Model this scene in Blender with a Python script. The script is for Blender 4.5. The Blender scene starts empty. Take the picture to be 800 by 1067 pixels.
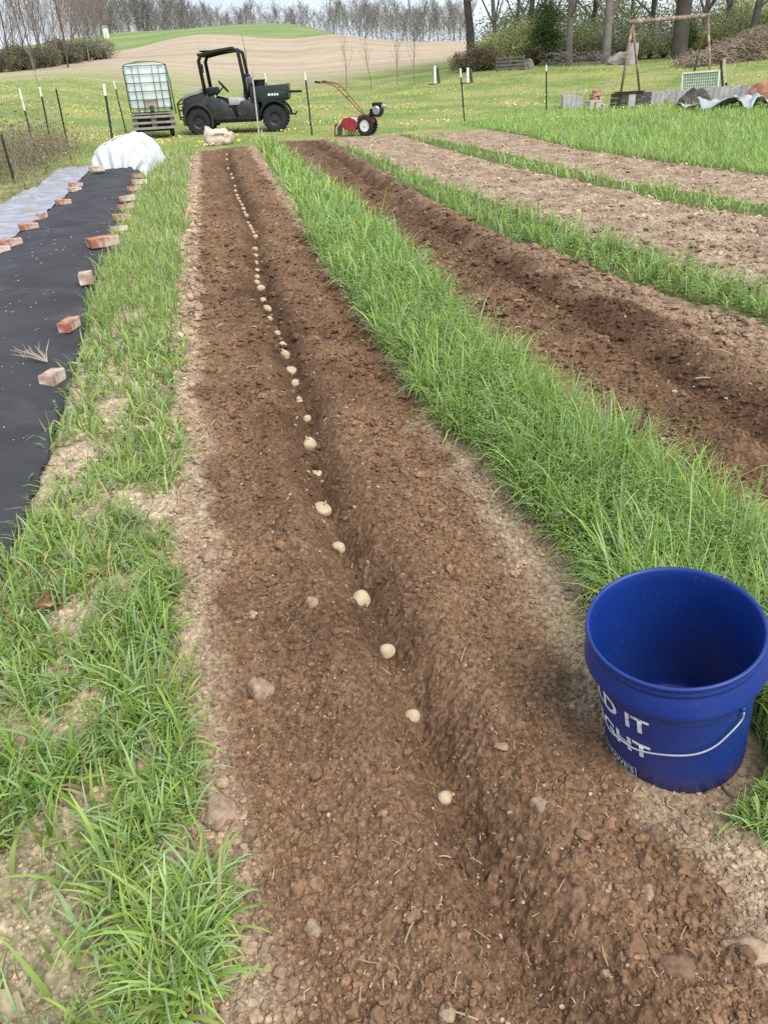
import bpy, bmesh, random
import numpy as np
from math import *
from mathutils import Vector, Matrix

# ------------------------------------------------------------------ camera
S = bpy.context.scene
FP, CX, CY, H = 760.0, 400.0, 533.5, 1.15
RHO, TH, PSI = radians(2.7), radians(30.908), radians(12.031)
CF = np.array([sin(PSI)*cos(TH), cos(PSI)*cos(TH), -sin(TH)])
_R0 = np.array([cos(PSI), -sin(PSI), 0.0]); _U0 = np.cross(_R0, CF)
CR = cos(RHO)*_R0 - sin(RHO)*_U0
CU = cos(RHO)*_U0 + sin(RHO)*_R0
cam_d = bpy.data.cameras.new("camera"); cam = bpy.data.objects.new("camera", cam_d)
S.collection.objects.link(cam); S.camera = cam
cam.matrix_world = Matrix(((CR[0], CU[0], -CF[0], 0), (CR[1], CU[1], -CF[1], 0), (CR[2], CU[2], -CF[2], H), (0, 0, 0, 1)))
cam_d.sensor_fit = 'HORIZONTAL'; cam_d.sensor_width = 36.0; cam_d.lens = FP/800*36
cam_d.clip_start = 0.05; cam_d.clip_end = 8000

# ------------------------------------------------------------------ world, sun, exposure
SUN_EL, SUN_AZ = radians(54), radians(158)      # azimuth measured from +Y towards +X: behind the camera, to the right
W = bpy.data.worlds.new("World"); S.world = W; W.use_nodes = True
nt = W.node_tree; nt.nodes.clear()
out = nt.nodes.new('ShaderNodeOutputWorld'); bg = nt.nodes.new('ShaderNodeBackground')
sky = nt.nodes.new('ShaderNodeTexSky'); sky.sky_type = 'NISHITA'; sky.sun_disc = False
sky.sun_elevation = SUN_EL; sky.sun_rotation = SUN_AZ; sky.dust_density = 3.0; sky.air_density = 1.0; sky.altitude = 200
tc = nt.nodes.new('ShaderNodeTexCoord'); mp = nt.nodes.new('ShaderNodeMapping'); mp.inputs['Scale'].default_value = (1.2, 1.2, 4.5)
nz = nt.nodes.new('ShaderNodeTexNoise'); nz.inputs['Scale'].default_value = 2.2; nz.inputs['Detail'].default_value = 6; nz.inputs['Roughness'].default_value = 0.55
rp = nt.nodes.new('ShaderNodeValToRGB'); rp.color_ramp.elements[0].position = 0.36; rp.color_ramp.elements[0].color = (0.35, 0.35, 0.35, 1)
rp.color_ramp.elements[1].position = 0.62; rp.color_ramp.elements[1].color = (0.88, 0.88, 0.88, 1)
mx = nt.nodes.new('ShaderNodeMixRGB'); mx.inputs[2].default_value = (7.7, 8.6, 9.8, 1)
nt.links.new(tc.outputs['Generated'], mp.inputs[0]); nt.links.new(mp.outputs[0], nz.inputs['Vector'])
nt.links.new(nz.outputs['Fac'], rp.inputs[0]); nt.links.new(rp.outputs[0], mx.inputs[0]); nt.links.new(sky.outputs[0], mx.inputs[1])
nt.links.new(mx.outputs[0], bg.inputs[0]); bg.inputs[1].default_value = 0.098; nt.links.new(bg.outputs[0], out.inputs[0])
sd = bpy.data.lights.new("sun", 'SUN'); sun = bpy.data.objects.new("sun", sd); S.collection.objects.link(sun)
sd.energy = 2.3; sd.angle = radians(38); sd.color = (1.0, 0.965, 0.92)
_sv = Vector((sin(SUN_AZ)*cos(SUN_EL), cos(SUN_AZ)*cos(SUN_EL), sin(SUN_EL)))
sun.rotation_euler = (-_sv).to_track_quat('-Z', 'Y').to_euler()
S.view_settings.view_transform = 'Standard'; S.view_settings.look = 'None'
S.view_settings.exposure = 0.70; S.view_settings.gamma = 1.0; S.view_settings.use_curve_mapping = False
S.cycles.use_denoising = False; S.cycles.max_bounces = 6; S.cycles.transparent_max_bounces = 8

# ------------------------------------------------------------------ noise
_pr = np.random.RandomState(7); _P = _pr.permutation(256).astype(np.int64); _P = np.concatenate([_P, _P, _P])
_ga = _pr.rand(256)*2*pi; _GX, _GY = np.cos(_ga), np.sin(_ga); _RV = _pr.rand(256)
def pn(x, y, seed=0):
    xf = np.floor(x); yf = np.floor(y); xi = xf.astype(np.int64)+seed*37; yi = yf.astype(np.int64)+seed*91
    u, v = x-xf, y-yf
    def g(i, j, a, b):
        h = _P[_P[(xi+i) & 255]+((yi+j) & 255)]
        return _GX[h]*a+_GY[h]*b
    su = u*u*u*(u*(u*6-15)+10); sv = v*v*v*(v*(v*6-15)+10)
    a = g(0, 0, u, v); b = g(1, 0, u-1, v); c = g(0, 1, u, v-1); d = g(1, 1, u-1, v-1)
    return 1.45*((a*(1-su)+b*su)*(1-sv)+(c*(1-su)+d*su)*sv)
def fbm(x, y, seed=0, o=4, gain=0.5):
    s = 0; a = 1.0; f = 1.0
    for k in range(o):
        s = s+a*pn(x*f, y*f, seed+k*3); a *= gain; f *= 2.03
    return s
def worley(x, y, seed=0):
    xf = np.floor(x); yf = np.floor(y); xi = xf.astype(np.int64)+seed*53; yi = yf.astype(np.int64)+seed*17
    best = np.full(x.shape, 9.0); rid = np.zeros(x.shape)
    for i in (-1, 0, 1):
        for j in (-1, 0, 1):
            h = _P[_P[(xi+i) & 255]+((yi+j) & 255)]
            dx = xf+i+_RV[h]-x; dy = yf+j+_RV[(h*7+13) & 255]-y
            d = dx*dx+dy*dy; m = d < best; best = np.where(m, d, best); rid = np.where(m, _RV[(h*3+5) & 255], rid)
    return np.sqrt(best), rid
def ss(a, b, x):
    t = np.clip((x-a)/(b-a), 0, 1); return t*t*(3-2*t)

# ------------------------------------------------------------------ rays, terrain table
def rays(px, py):
    px = np.asarray(px, float); py = np.asarray(py, float)
    return (px-CX)[..., None]*CR+(CY-py)[..., None]*CU+FP*CF
def proj(p):
    d = np.asarray(p, float)-np.array([0, 0, H]); w = d@CF
    return CX+FP*(d@CR)/w, CY-FP*(d@CU)/w, w
CTRL = {
 32: [(-300,110),(0,105),(60,103),(120,110),(200,118),(300,115),(400,110),(480,105),(560,100),(680,95),(800,86),(1100,74)],
 45: [(-300,98),(0,84),(60,80),(120,86),(200,97),(300,98),(400,90),(480,77),(560,69),(680,63),(800,55),(1100,40)],
 75: [(-300,90),(0,76),(60,72),(120,65),(200,72),(300,74),(400,66),(480,60),(560,56),(680,52),(800,46),(1100,32)],
 115: [(-300,75),(0,64),(60,60),(120,55),(146,51),(169,43),(203,35),(252,38),(300,42),(326,38),(354,34),(385,40),(409,42.5),(475,42),(560,42),(800,35),(1100,22)],
 170: [(-300,60),(0,50),(60,40),(122,31),(157,30.5),(188,29),(224,26),(262,22),(300,21.5),(314,24),(349,34),(380,44),(480,46),(800,42),(1100,30)]}
_AZ = np.linspace(-pi, pi, 721); _LD = np.linspace(log(18), log(260), 260)
_rows = []; _ds = [18.0]; _rows.append(np.zeros(721))
for D_, lst in CTRL.items():
    r = rays([a for a, b in lst], [b for a, b in lst]); az = np.arctan2(r[:, 0], r[:, 1]); hz = np.hypot(r[:, 0], r[:, 1])
    z = H+D_*r[:, 2]/hz
    win = np.clip((np.cos(_AZ-PSI)+0.1)/0.6, 0, 1)
    _rows.append(np.interp(_AZ, az, z)*win); _ds.append(float(D_))
_rows.append(_rows[-1]-6.0); _ds.append(215.0); _rows.append(_rows[-1]-1.0); _ds.append(260.0)
_rows = np.array(_rows); _TZ = np.zeros((721, 260))
for k in range(721): _TZ[k] = np.interp(np.exp(_LD), _ds, _rows[:, k])
def _blur(a, w, axis):
    k = np.hanning(2*w+3)[1:-1]; k /= k.sum(); p = [(0, 0), (0, 0)]; p[axis] = (w, w)
    b = np.pad(a, p, mode='edge')
    return np.apply_along_axis(lambda v: np.convolve(v, k, 'valid'), axis, b)
_TZ = _blur(_blur(_TZ, 7, 1), 3, 0)
def terr(x, y):
    D = np.hypot(x, y); az = np.arctan2(x, y)
    fa = (az+pi)/(2*pi)*720; fd = np.clip((np.log(np.maximum(D, 1e-3))-_LD[0])/(_LD[-1]-_LD[0])*259, 0, 258.999)
    a0 = np.clip(np.floor(fa).astype(int), 0, 719); d0 = np.floor(fd).astype(int); ta = fa-a0; td = fd-d0
    z = (_TZ[a0, d0]*(1-ta)+_TZ[a0+1, d0]*ta)*(1-td)+(_TZ[a0, d0+1]*(1-ta)+_TZ[a0+1, d0+1]*ta)*td
    return z*ss(18, 24, D)

# ------------------------------------------------------------------ field layout (polylines seen in the photo, laid on the ground)
def g0(px, py, z=0.0):
    r = rays(px, py); t = (z-H)/r[..., 2]; return np.array([0, 0, H])+t[..., None]*r
def edge(pts, z=0.0):
    p = g0([a for a, b in pts], [b for a, b in pts], z); o = np.argsort(p[:, 1]); p = p[o]
    ys = p[:, 1]; xs = p[:, 0]
    s0 = (xs[1]-xs[0])/(ys[1]-ys[0])*0.5; ys = np.concatenate([[ys[0]-2.0], ys]); xs = np.concatenate([[xs[0]-2.0*s0], xs])
    return lambda y: np.interp(y, ys, xs)
E_FL = edge([(0,268),(20,246),(45,227),(70,206),(80,194),(90,184)])
E_FR = edge([(0,612),(30,530),(70,410),(85,350),(97,300),(125,230),(143,190),(150,180)])
E_GR = edge([(212,1067),(196,850),(188,700),(182,600),(186,450),(187,330),(195,220),(200,155)])
E_BL = edge([(288,1067),(264,950),(236,820),(224,700),(220,560),(207,400),(207,250),(209,160)])
E_TR = edge([(572,1067),(520,950),(463,829),(430,744),(403,676),(376,623),(353,569),(336,527),(323,462),(309,410),(296,362),(278,318),(267,273),(264,240),(252,213),(245,195),(238,175),(236,160)], -0.060)
E_BR = edge([(830,1067),(715,880),(618,730),(530,585),(458,470),(400,362),(335,275),(285,195),(256,150)])
E_SL = edge([(940,1067),(860,1010),(780,862),(700,735),(622,605),(548,530),(492,470),(432,410),(400,365),(347,290),(302,210),(264,148)])
E_SR = edge([(1150,800),(900,610),(800,545),(700,483),(600,415),(500,335),(425,250),(350,190),(292,148)], 0.13)
E_TR2 = edge([(1100,640),(800,450),(640,345),(540,290),(459,240),(390,190),(330,150)])
E_D2 = edge([(1100,560),(800,405),(700,348),(620,312),(520,262),(440,216),(385,178),(338,150)])
E_2L = edge([(1100,440),(800,338),(700,305),(620,280),(520,245),(440,205),(390,175),(342,148)])
E_2R = edge([(1100,370),(800,290),(700,264),(620,238),(540,210),(460,185),(400,160),(346,144)], 0.08)
E_3L = edge([(1100,300),(800,228),(720,215),(650,200),(560,180),(480,160),(420,142),(400,137)])
E_3R = edge([(1100,270),(800,208),(740,198),(650,184),(570,165),(500,150),(432,138)], 0.06)
E_4L = edge([(1100,235),(800,183),(700,170),(600,155),(540,140),(490,132),(470,129)])
E_4F = edge([(1300,112),(800,109),(600,113),(490,126),(474,129)])
E_ML = edge([(-300,330),(-80,250),(0,214),(40,195),(72,168),(86,158)])
def YEND(x):    # far end of the worked ground
    return np.interp(x, [-3, -1.2, 0.0, 0.4, 1.5, 3.5, 6.5, 9], [13.5, 15.5, 16.4, 16.6, 17.6, 17.6, 17.5, 18])
def bed_profile(x, y):
    u = x-E_TR(y)+0.004*pn(y*1.1, 0*y+3.3, 4)-.006
    fade = 1-ss(YEND(x)-0.6, YEND(x), y)
    z = -0.066*np.exp(-(np.abs(u)/0.058)**1.5)+0.040*np.exp(-((u+0.135)/0.065)**2)+0.026*np.exp(-((u-0.125)/0.060)**2)
    z = z+0.01*np.exp(-((u+0.42)/0.1)**2)
    w = x-E_TR2(y); z2 = -0.062*np.exp(-(np.abs(w)/0.09)**1.5)+0.045*np.exp(-((w+0.20)/0.09)**2)+0.042*np.exp(-((w-0.20)/0.09)**2)-.03*np.exp(-((w+.46)/.06)**2)
    z2 = z2-0.02*np.exp(-((w-.62)/.07)**2)
    return (z+z2)*fade
def macro(x, y):
    z = terr(x, y)+bed_profile(x, y)
    inb = (x > E_FL(y))*(x < E_FR(y))*(y < 13)
    z = z+0.012*fbm(x*1.3, y*1.3, 11, 3)*(1-ss(20, 30, np.hypot(x, y)))
    z = z+0.05*fbm(x*.12, y*.12, 15, 3)*ss(24, 60, np.hypot(x, y))
    # a low swell under the grass strips
    D = np.hypot(x, y)
    ms = ss(E_SL(y)-.05, E_SL(y)+.15, x)*(1-ss(E_SR(y)-.15, E_SR(y)+.05, x))*(y < 17)
    z = z+0.02*ms
    bk = 1-ss(.16, .32, np.hypot(x-.757, y-.872)); z = z*(1-bk)+(-.022)*bk
    return z
def GP(px, py):
    """world point where the terrain is seen at a pixel of the 800x1067 photograph"""
    r = rays(px, py); r = r/np.hypot(r[0], r[1]); D = np.geomspace(0.3, 400, 9000)
    x, y, z = r[0]*D, r[1]*D, H+r[2]*D
    m = z < macro(x, y); i = int(np.argmax(m)) if m.any() else len(D)-1
    return Vector((x[i], y[i], float(macro(x[i:i+1], y[i:i+1])[0])))
def gz(x, y): return float(macro(np.array([x], float), np.array([y], float))[0])
def AT(px, py, D):
    """point on a pixel's ray at horizontal distance D"""
    r = rays(px, py); r = r/np.hypot(r[0], r[1]); return Vector((r[0]*D, r[1]*D, H+r[2]*D))
def GD(px, D):
    """terrain point in the direction of a column at distance D"""
    hz = 96.7-.047*px; r = rays(px, hz); a = atan2(r[0], r[1]); x, y = sin(a)*D, cos(a)*D
    return Vector((x, y, gz(x, y)))

# ------------------------------------------------------------------ materials
def mat(name, color=(.5, .5, .5), rough=.8, metal=0.0, vary=0.15, scale=6.0, bump=0.0, bscale=30.0, attr=None, trans=0.0, spec=0.3,
        spots=None, sscale=20.0, sthr=(.55, .7), alpha=1.0, coords='Object'):
    m = bpy.data.materials.new(name); m.use_nodes = True; t = m.node_tree; N = t.nodes; L = t.links; N.clear()
    o = N.new('ShaderNodeOutputMaterial'); b = N.new('ShaderNodeBsdfPrincipled'); tc = N.new('ShaderNodeTexCoord')
    b.inputs['Roughness'].default_value = rough; b.inputs['Metallic'].default_value = metal
    b.inputs['Specular IOR Level'].default_value = spec
    n = N.new('ShaderNodeTexNoise'); n.inputs['Scale'].default_value = scale; n.inputs['Detail'].default_value = 5; L.new(tc.outputs[coords], n.inputs['Vector'])
    mr = N.new('ShaderNodeMapRange'); mr.inputs[1].default_value = .3; mr.inputs[2].default_value = .7; mr.inputs[3].default_value = 1-vary; mr.inputs[4].default_value = 1+vary
    L.new(n.outputs['Fac'], mr.inputs[0])
    mul = N.new('ShaderNodeVectorMath'); mul.operation = 'SCALE'
    if attr:
        a = N.new('ShaderNodeAttribute'); a.attribute_name = attr; src = a.outputs['Color']
    else:
        c = N.new('ShaderNodeRGB'); c.outputs[0].default_value = (*color, 1); src = c.outputs[0]
    L.new(src, mul.inputs[0]); L.new(mr.outputs[0], mul.inputs['Scale']); col = mul.outputs[0]
    if spots:
        n2 = N.new('ShaderNodeTexNoise'); n2.inputs['Scale'].default_value = sscale; n2.inputs['Detail'].default_value = 6; n2.inputs['Roughness'].default_value = .65
        L.new(tc.outputs[coords], n2.inputs['Vector'])
        r2 = N.new('ShaderNodeMapRange'); r2.inputs[1].default_value = sthr[0]; r2.inputs[2].default_value = sthr[1]; L.new(n2.outputs['Fac'], r2.inputs[0])
        mxx = N.new('ShaderNodeMixRGB'); mxx.inputs[2].default_value = (*spots, 1); L.new(r2.outputs[0], mxx.inputs[0]); L.new(col, mxx.inputs[1]); col = mxx.outputs[0]
    L.new(col, b.inputs['Base Color'])
    if bump:
        n3 = N.new('ShaderNodeTexNoise'); n3.inputs['Scale'].default_value = bscale; n3.inputs['Detail'].default_value = 6; n3.inputs['Roughness'].default_value = .6
        L.new(tc.outputs[coords], n3.inputs['Vector']); bp = N.new('ShaderNodeBump'); bp.inputs['Strength'].default_value = min(1, bump*20); bp.inputs['Distance'].default_value = bump
        L.new(n3.outputs['Fac'], bp.inputs['Height']); L.new(bp.outputs[0], b.inputs['Normal'])
    last = b.outputs[0]
    if trans:
        tr = N.new('ShaderNodeBsdfTranslucent'); L.new(col, tr.inputs[0]); ms = N.new('ShaderNodeMixShader'); ms.inputs[0].default_value = trans
        L.new(last, ms.inputs[1]); L.new(tr.outputs[0], ms.inputs[2]); last = ms.outputs[0]
    L.new(last, o.inputs[0]); return m

# ------------------------------------------------------------------ mesh helpers
LINK = S.collection.objects.link
def npmesh(name, verts, faces, cols=None, smooth=True):
    me = bpy.data.meshes.new(name); verts = np.ascontiguousarray(verts, np.float32); faces = np.ascontiguousarray(faces, np.int32)
    n, k = faces.shape
    me.vertices.add(len(verts)); me.vertices.foreach_set('co', verts.ravel())
    me.loops.add(n*k); me.loops.foreach_set('vertex_index', faces.ravel())
    me.polygons.add(n); me.polygons.foreach_set('loop_start', np.arange(0, n*k, k, dtype=np.int32))
    me.polygons.foreach_set('use_smooth', np.full(n, smooth))
    if cols is not None:
        a = me.color_attributes.new('Col', 'FLOAT_COLOR', 'POINT'); c = np.ones((len(verts), 4), np.float32); c[:, :3] = cols; a.data.foreach_set('color', c.ravel())
    me.update(calc_edges=True); return me
def link(name, me, m, parent=None, loc=None):
    o = bpy.data.objects.new(name, me); LINK(o)
    if m is not None and not me.materials: me.materials.append(m)
    if parent is not None: o.parent = parent
    if loc is not None: o.location = loc
    return o
def tag(o, label=None, cat=None, group=None, kind=None):
    if label: o['label'] = label
    if cat: o['category'] = cat
    if group: o['group'] = group
    if kind: o['kind'] = kind
    return o
def thing(name, label, cat, loc=(0, 0, 0), rz=0.0, group=None):
    o = bpy.data.objects.new(name, None); LINK(o); o.location = loc; o.rotation_euler = (0, 0, rz); o.empty_display_size = .1
    return tag(o, label, cat, group)
def dup(root, label=None, group=None, loc=None, rz=None, sc=None):
    r = root.copy(); LINK(r)
    for ch in list(root.children):
        c = ch.copy(); LINK(c); c.parent = r
        for g in list(ch.children):
            d = g.copy(); LINK(d); d.parent = c
    if label: r['label'] = label
    if group: r['group'] = group
    if loc is not None: r.location = loc
    if rz is not None: r.rotation_euler = (0, 0, rz)
    if sc is not None: r.scale = sc if hasattr(sc, '__len__') else (sc, sc, sc)
    return r
class MB:
    def __init__(s): s.v = []; s.f = []; s.e = 0
    def add(s, vs, fs):
        o = len(s.v); s.v += [tuple(v) for v in vs]; s.f += [tuple(i+o for i in f) for f in fs]; return s
    def box(s, x0, x1, y0, y1, z0, z1, M=None):
        vs = [Vector((x, y, z)) for x in (x0, x1) for y in (y0, y1) for z in (z0, z1)]
        if M is not None: vs = [M@v for v in vs]
        return s.add(vs, [(0, 1, 3, 2), (4, 6, 7, 5), (0, 4, 5, 1), (2, 3, 7, 6), (0, 2, 6, 4), (1, 5, 7, 3)])
    def tube(s, pts, r, n=8, cap=True):
        pts = [Vector(p) for p in pts]; rs = r if hasattr(r, '__len__') else [r]*len(pts); vs = []; fs = []
        up = None
        for i, p in enumerate(pts):
            d = (pts[min(i+1, len(pts)-1)]-pts[max(i-1, 0)]).normalized()
            if up is None: up = d.orthogonal().normalized()
            else: up = (up-d*up.dot(d)); up = up.normalized() if up.length > 1e-6 else d.orthogonal().normalized()
            w = d.cross(up)
            for k in range(n):
                a = 2*pi*k/n; vs.append(p+(up*cos(a)+w*sin(a))*rs[i])
        for i in range(len(pts)-1):
            for k in range(n): fs.append((i*n+k, i*n+(k+1) % n, (i+1)*n+(k+1) % n, (i+1)*n+k))
        if cap and n > 2: fs.append(tuple(range(n))[::-1]); fs.append(tuple((len(pts)-1)*n+k for k in range(n)))
        return s.add(vs, fs)
    def prism(s, prof, y0, y1):            # profile in x,z ; extruded along y
        n = len(prof); vs = [(x, y0, z) for x, z in prof]+[(x, y1, z) for x, z in prof]
        return s.add(vs, [tuple(range(n)), tuple(range(2*n-1, n-1, -1))]+[(i, i+n, (i+1) % n+n, (i+1) % n) for i in range(n)])
    def lathe(s, prof, n=48, axis='z', c=(0, 0, 0)):   # profile (r, h)
        vs = []; m = len(prof); fs = []
        for r, h in prof:
            for k in range(n):
                a = 2*pi*k/n
                p = (r*cos(a), r*sin(a), h) if axis == 'z' else (r*cos(a), h, r*sin(a)) if axis == 'y' else (h, r*cos(a), r*sin(a))
                vs.append((p[0]+c[0], p[1]+c[1], p[2]+c[2]))
        for i in range(m-1):
            for k in range(n): fs.append((i*n+k, i*n+(k+1) % n, (i+1)*n+(k+1) % n, (i+1)*n+k))
        return s.add(vs, fs)
    def build(s, name, m, parent=None, bevel=0.0, smooth=False, loc=None):
        me = bpy.data.meshes.new(name); me.from_pydata(s.v, [], s.f)
        bm = bmesh.new(); bm.from_mesh(me); bmesh.ops.recalc_face_normals(bm, faces=bm.faces)
        if bevel:
            es = [e for e in bm.edges if len(e.link_faces) == 2 and e.calc_face_angle(0) > .5]
            bmesh.ops.bevel(bm, geom=es, offset=bevel, segments=2, affect='EDGES', profile=.5, clamp_overlap=True)
        bm.to_mesh(me); bm.free()
        if smooth: me.shade_smooth()
        if smooth == 'auto':
            for p in me.polygons: p.use_smooth = True
            me.set_sharp_from_angle(angle=radians(35))
        me.update(); return link(name, me, m, parent, loc)
ORD = ['zeroth','first','second','third','fourth','fifth','sixth','seventh','eighth','ninth','tenth','eleventh','twelfth','thirteenth','fourteenth','fifteenth','sixteenth','seventeenth','eighteenth','nineteenth','twentieth']
def ordinal(n):
    if n <= 20: return ORD[n]
    t = {2: 'twenty', 3: 'thirty', 4: 'forty', 5: 'fifty', 6: 'sixty'}[n//10]
    return (t+'-'+ORD[n % 10]) if n % 10 else {3: 'thirtieth', 4: 'fortieth', 5: 'fiftieth', 6: 'sixtieth'}[n//10]
# ================================================================== ground sheet
def zones(x, y):
    """base colour, roughness amplitude and soil/clod amounts of the ground at x, y"""
    D = np.hypot(x, y); n = x.shape
    nA = fbm(x*3.1, y*3.1, 21, 4); nB = fbm(x*11, y*11, 25, 3); nC = fbm(x*.35, y*.35, 29, 3)
    wob = 0.05*nA+0.02*nB
    def col(c): return np.array(c)[None, :]*np.ones(n+(1,))
    def mixc(a, b, t): return a*(1-t[:, None])+b*t[:, None]
    dark = col((.088, .049, .028)); brown = col((.185, .110, .063)); pale = col((.285, .203, .132)); tan = col((.375, .285, .19))
    lawn = mixc(col((.165, .23, .065)), col((.31, .305, .11)), ss(-.5, .6, nC+.5*nB))
    lawn = mixc(lawn, col((.30, .265, .15)), .7*ss(.25, .8, fbm(x*.9, y*.5, 33, 4)))
    end = YEND(x)
    worked = 1-ss(end-.15, end+.25, y+wob*2)
    # darker tone along the two freshly dug furrows
    u = x-E_TR(y); w2 = x-E_TR2(y)
    furrow_dark = np.exp(-(u/.13)**2)*.6+np.exp(-((w2)/.30)**2)*.75
    bed1 = ss(-.03, .05, x-E_BL(y)+wob)*ss(-.04, .05, E_BR(y)-x+wob*1.4)
    bed2 = ss(-.1, .05, x-E_SR(y)+.25)*ss(-.45, .15, E_D2(y)-x+wob*4)
    soil = mixc(brown, dark, np.clip(furrow_dark+.15+.40*nA+.3*fbm(x*1.1, y*.7, 23, 3), 0, 1))
    edge_soil = mixc(pale, tan, ss(-.4, .6, nA+.4*nB)); edge_soil = mixc(edge_soil, col((.235, .158, .105)), .65*(x > E_SR(y)-.3))
    bed3 = ((x > E_2R(y)-.1)*(x < E_3L(y)+.1))*1.0; bed4 = ((x > E_3R(y)-.1)*(x < E_4L(y)+.1))*1.0
    fb = np.clip(bed1+bed2, 0, 1); c = mixc(edge_soil, soil, fb)
    soil3 = mixc(col((.245, .170, .115)), col((.35, .268, .185)), ss(-.5, .6, nA+.5*nB))
    c = mixc(c, soil3, np.clip(bed3+bed4, 0, 1))
    # ground under grass
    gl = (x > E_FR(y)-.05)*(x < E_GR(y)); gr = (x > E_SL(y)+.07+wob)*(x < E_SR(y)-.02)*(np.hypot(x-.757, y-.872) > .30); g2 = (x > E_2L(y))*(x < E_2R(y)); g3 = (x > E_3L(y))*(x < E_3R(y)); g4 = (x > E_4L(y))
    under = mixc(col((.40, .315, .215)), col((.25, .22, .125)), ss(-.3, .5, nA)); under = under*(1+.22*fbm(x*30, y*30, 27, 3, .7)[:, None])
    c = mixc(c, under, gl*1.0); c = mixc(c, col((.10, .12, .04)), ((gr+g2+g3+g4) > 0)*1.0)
    left = (x < E_ML(y)); c = mixc(c, mixc(col((.16, .17, .06)), col((.32, .26, .16)), ss(-.3, .5, nA)), left*1.0)
    c = mixc(lawn, c, worked)
    # mid and far land
    tanf = mixc(col((.40, .315, .225)), col((.32, .30, .165)), ss(-.1, .6, fbm(x*.02+y*.004, y*.09, 41, 3))); tanf = mixc(tanf, col((.29, .29, .13)), .75*(1-ss(50, 82, D))); tanf = tanf*(1+.10*fbm(x*.5, y*1.2, 43, 3)+.14*fbm(x*.03-y*.01, y*.35+x*.05, 44, 4, .7))[:, None]
    grn = mixc(col((.17, .235, .08)), col((.24, .28, .115)), ss(-.3, .5, fbm(x*.05, y*.15, 47, 3)))
    az = np.arctan2(x, y); px = CX+FP*np.tan(az-PSI)/cos(TH)*1.0
    lawn_end = np.interp(px, [-300, 100, 200, 300, 380, 430, 480], [46, 46, 44, 44, 50, 58, 66])+4*nC; lawn_end = np.where(px > 510, 400., lawn_end)
    c = mixc(c, tanf, ss(0, 1, (D-lawn_end)/np.where(px > 240, 9.0, 2.5)))
    c = mixc(c, grn, ss(116, 119, D)*(px < 470))
    rough = np.clip(worked, 0, 1); bedc = np.clip(bed1+bed2+bed3+bed4, 0, 1)
    return c, rough, bedc, furrow_dark, gl*1.0
def detail(x, y, rough, bedc):
    D = np.hypot(x, y)
    u = x-E_TR(y); flank = np.exp(-((np.abs(u)-.10)/.08)**2)
    z = rough*(.009*fbm(x*9, y*9, 51, 4, .55)+.014*(bedc*.6+.4)*ss(3, 9, D)*fbm(x*11, y*5, 52, 4, .75))
    z += rough*flank*.0055*pn(x*14+y*22*np.sign(u), y*60-np.abs(x)*26, 57)*(D < 10)
    near = D < 9; xn, yn = x[near], y[near]; m = (rough*(.35+.65*bedc))[near]; e = (rough*(1-bedc))[near]
    for sc_, amp, sd_ in ((24, .011, 1), (55, .010, 2), (120, .0075, 3)):
        d, r = worley(xn+.01*pn(xn*40, yn*40, 3), yn, sd_) if False else worley(xn*sc_, yn*sc_, sd_)
        z[near] += m*amp*np.clip(.62-d, 0, 1)*1.6*np.clip(r*1.5-.35, 0, 1)
    # cracked crust on the dry edges
    d, r = worley(xn*13+.5*pn(xn*9, yn*9, 8), yn*13+.5*pn(xn*9, yn*9, 9), 6)
    z[near] += e*.012*(.5-np.clip(d, 0, .7))*ss(.25, .6, r)
    ck = np.abs(pn(xn*7+.3*pn(xn*30, yn*30, 2), yn*7, 66)); z[near] += -e*.006*(1-ss(0, .05, ck))+e*.004*fbm(xn*28, yn*28, 67, 3, .65)
    z[near] += m*.0022*fbm(xn*70, yn*70, 63, 2)
    return z*ss(.12, .26, np.hypot(x-.757, y-.872))*1.0+0
NA, NR = 1150, 1180
az_f = np.linspace(PSI-radians(62), PSI+radians(60), NA); az_b = np.linspace(PSI+radians(60), PSI+radians(298), 60)[1:-1]
azs = np.concatenate([az_f, az_b]); azs = np.append(azs, azs[0])
rr = np.concatenate([[0.02, .1, .2, .3], np.geomspace(.38, 26, NR), np.geomspace(26.3, 260, 330), np.geomspace(290, 6000, 14)])
A, R_ = np.meshgrid(azs, rr); X = (R_*np.sin(A)).ravel(); Y = (R_*np.cos(A)).ravel()
c, rough, bedc, furrow_dark, gl = zones(X, Y)
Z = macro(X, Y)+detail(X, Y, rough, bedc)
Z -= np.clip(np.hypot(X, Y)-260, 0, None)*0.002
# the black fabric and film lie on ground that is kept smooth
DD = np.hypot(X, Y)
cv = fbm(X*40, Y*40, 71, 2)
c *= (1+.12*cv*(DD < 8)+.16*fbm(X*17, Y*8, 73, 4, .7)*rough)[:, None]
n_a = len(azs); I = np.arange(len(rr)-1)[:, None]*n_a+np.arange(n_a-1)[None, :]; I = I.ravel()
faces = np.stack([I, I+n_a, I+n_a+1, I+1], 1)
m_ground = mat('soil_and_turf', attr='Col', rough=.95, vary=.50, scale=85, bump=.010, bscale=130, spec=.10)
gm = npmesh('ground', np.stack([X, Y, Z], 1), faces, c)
tag(link('ground', gm, m_ground), 'brown worked soil with dry pale edges running into lawn and fields', None, None, 'structure')
del A, R_, X, Y, Z, faces, c
def surf(x, y):
    c_, r_, b_, d_, g_ = zones(x, y); return macro(x, y)+detail(x, y, r_, b_)

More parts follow.
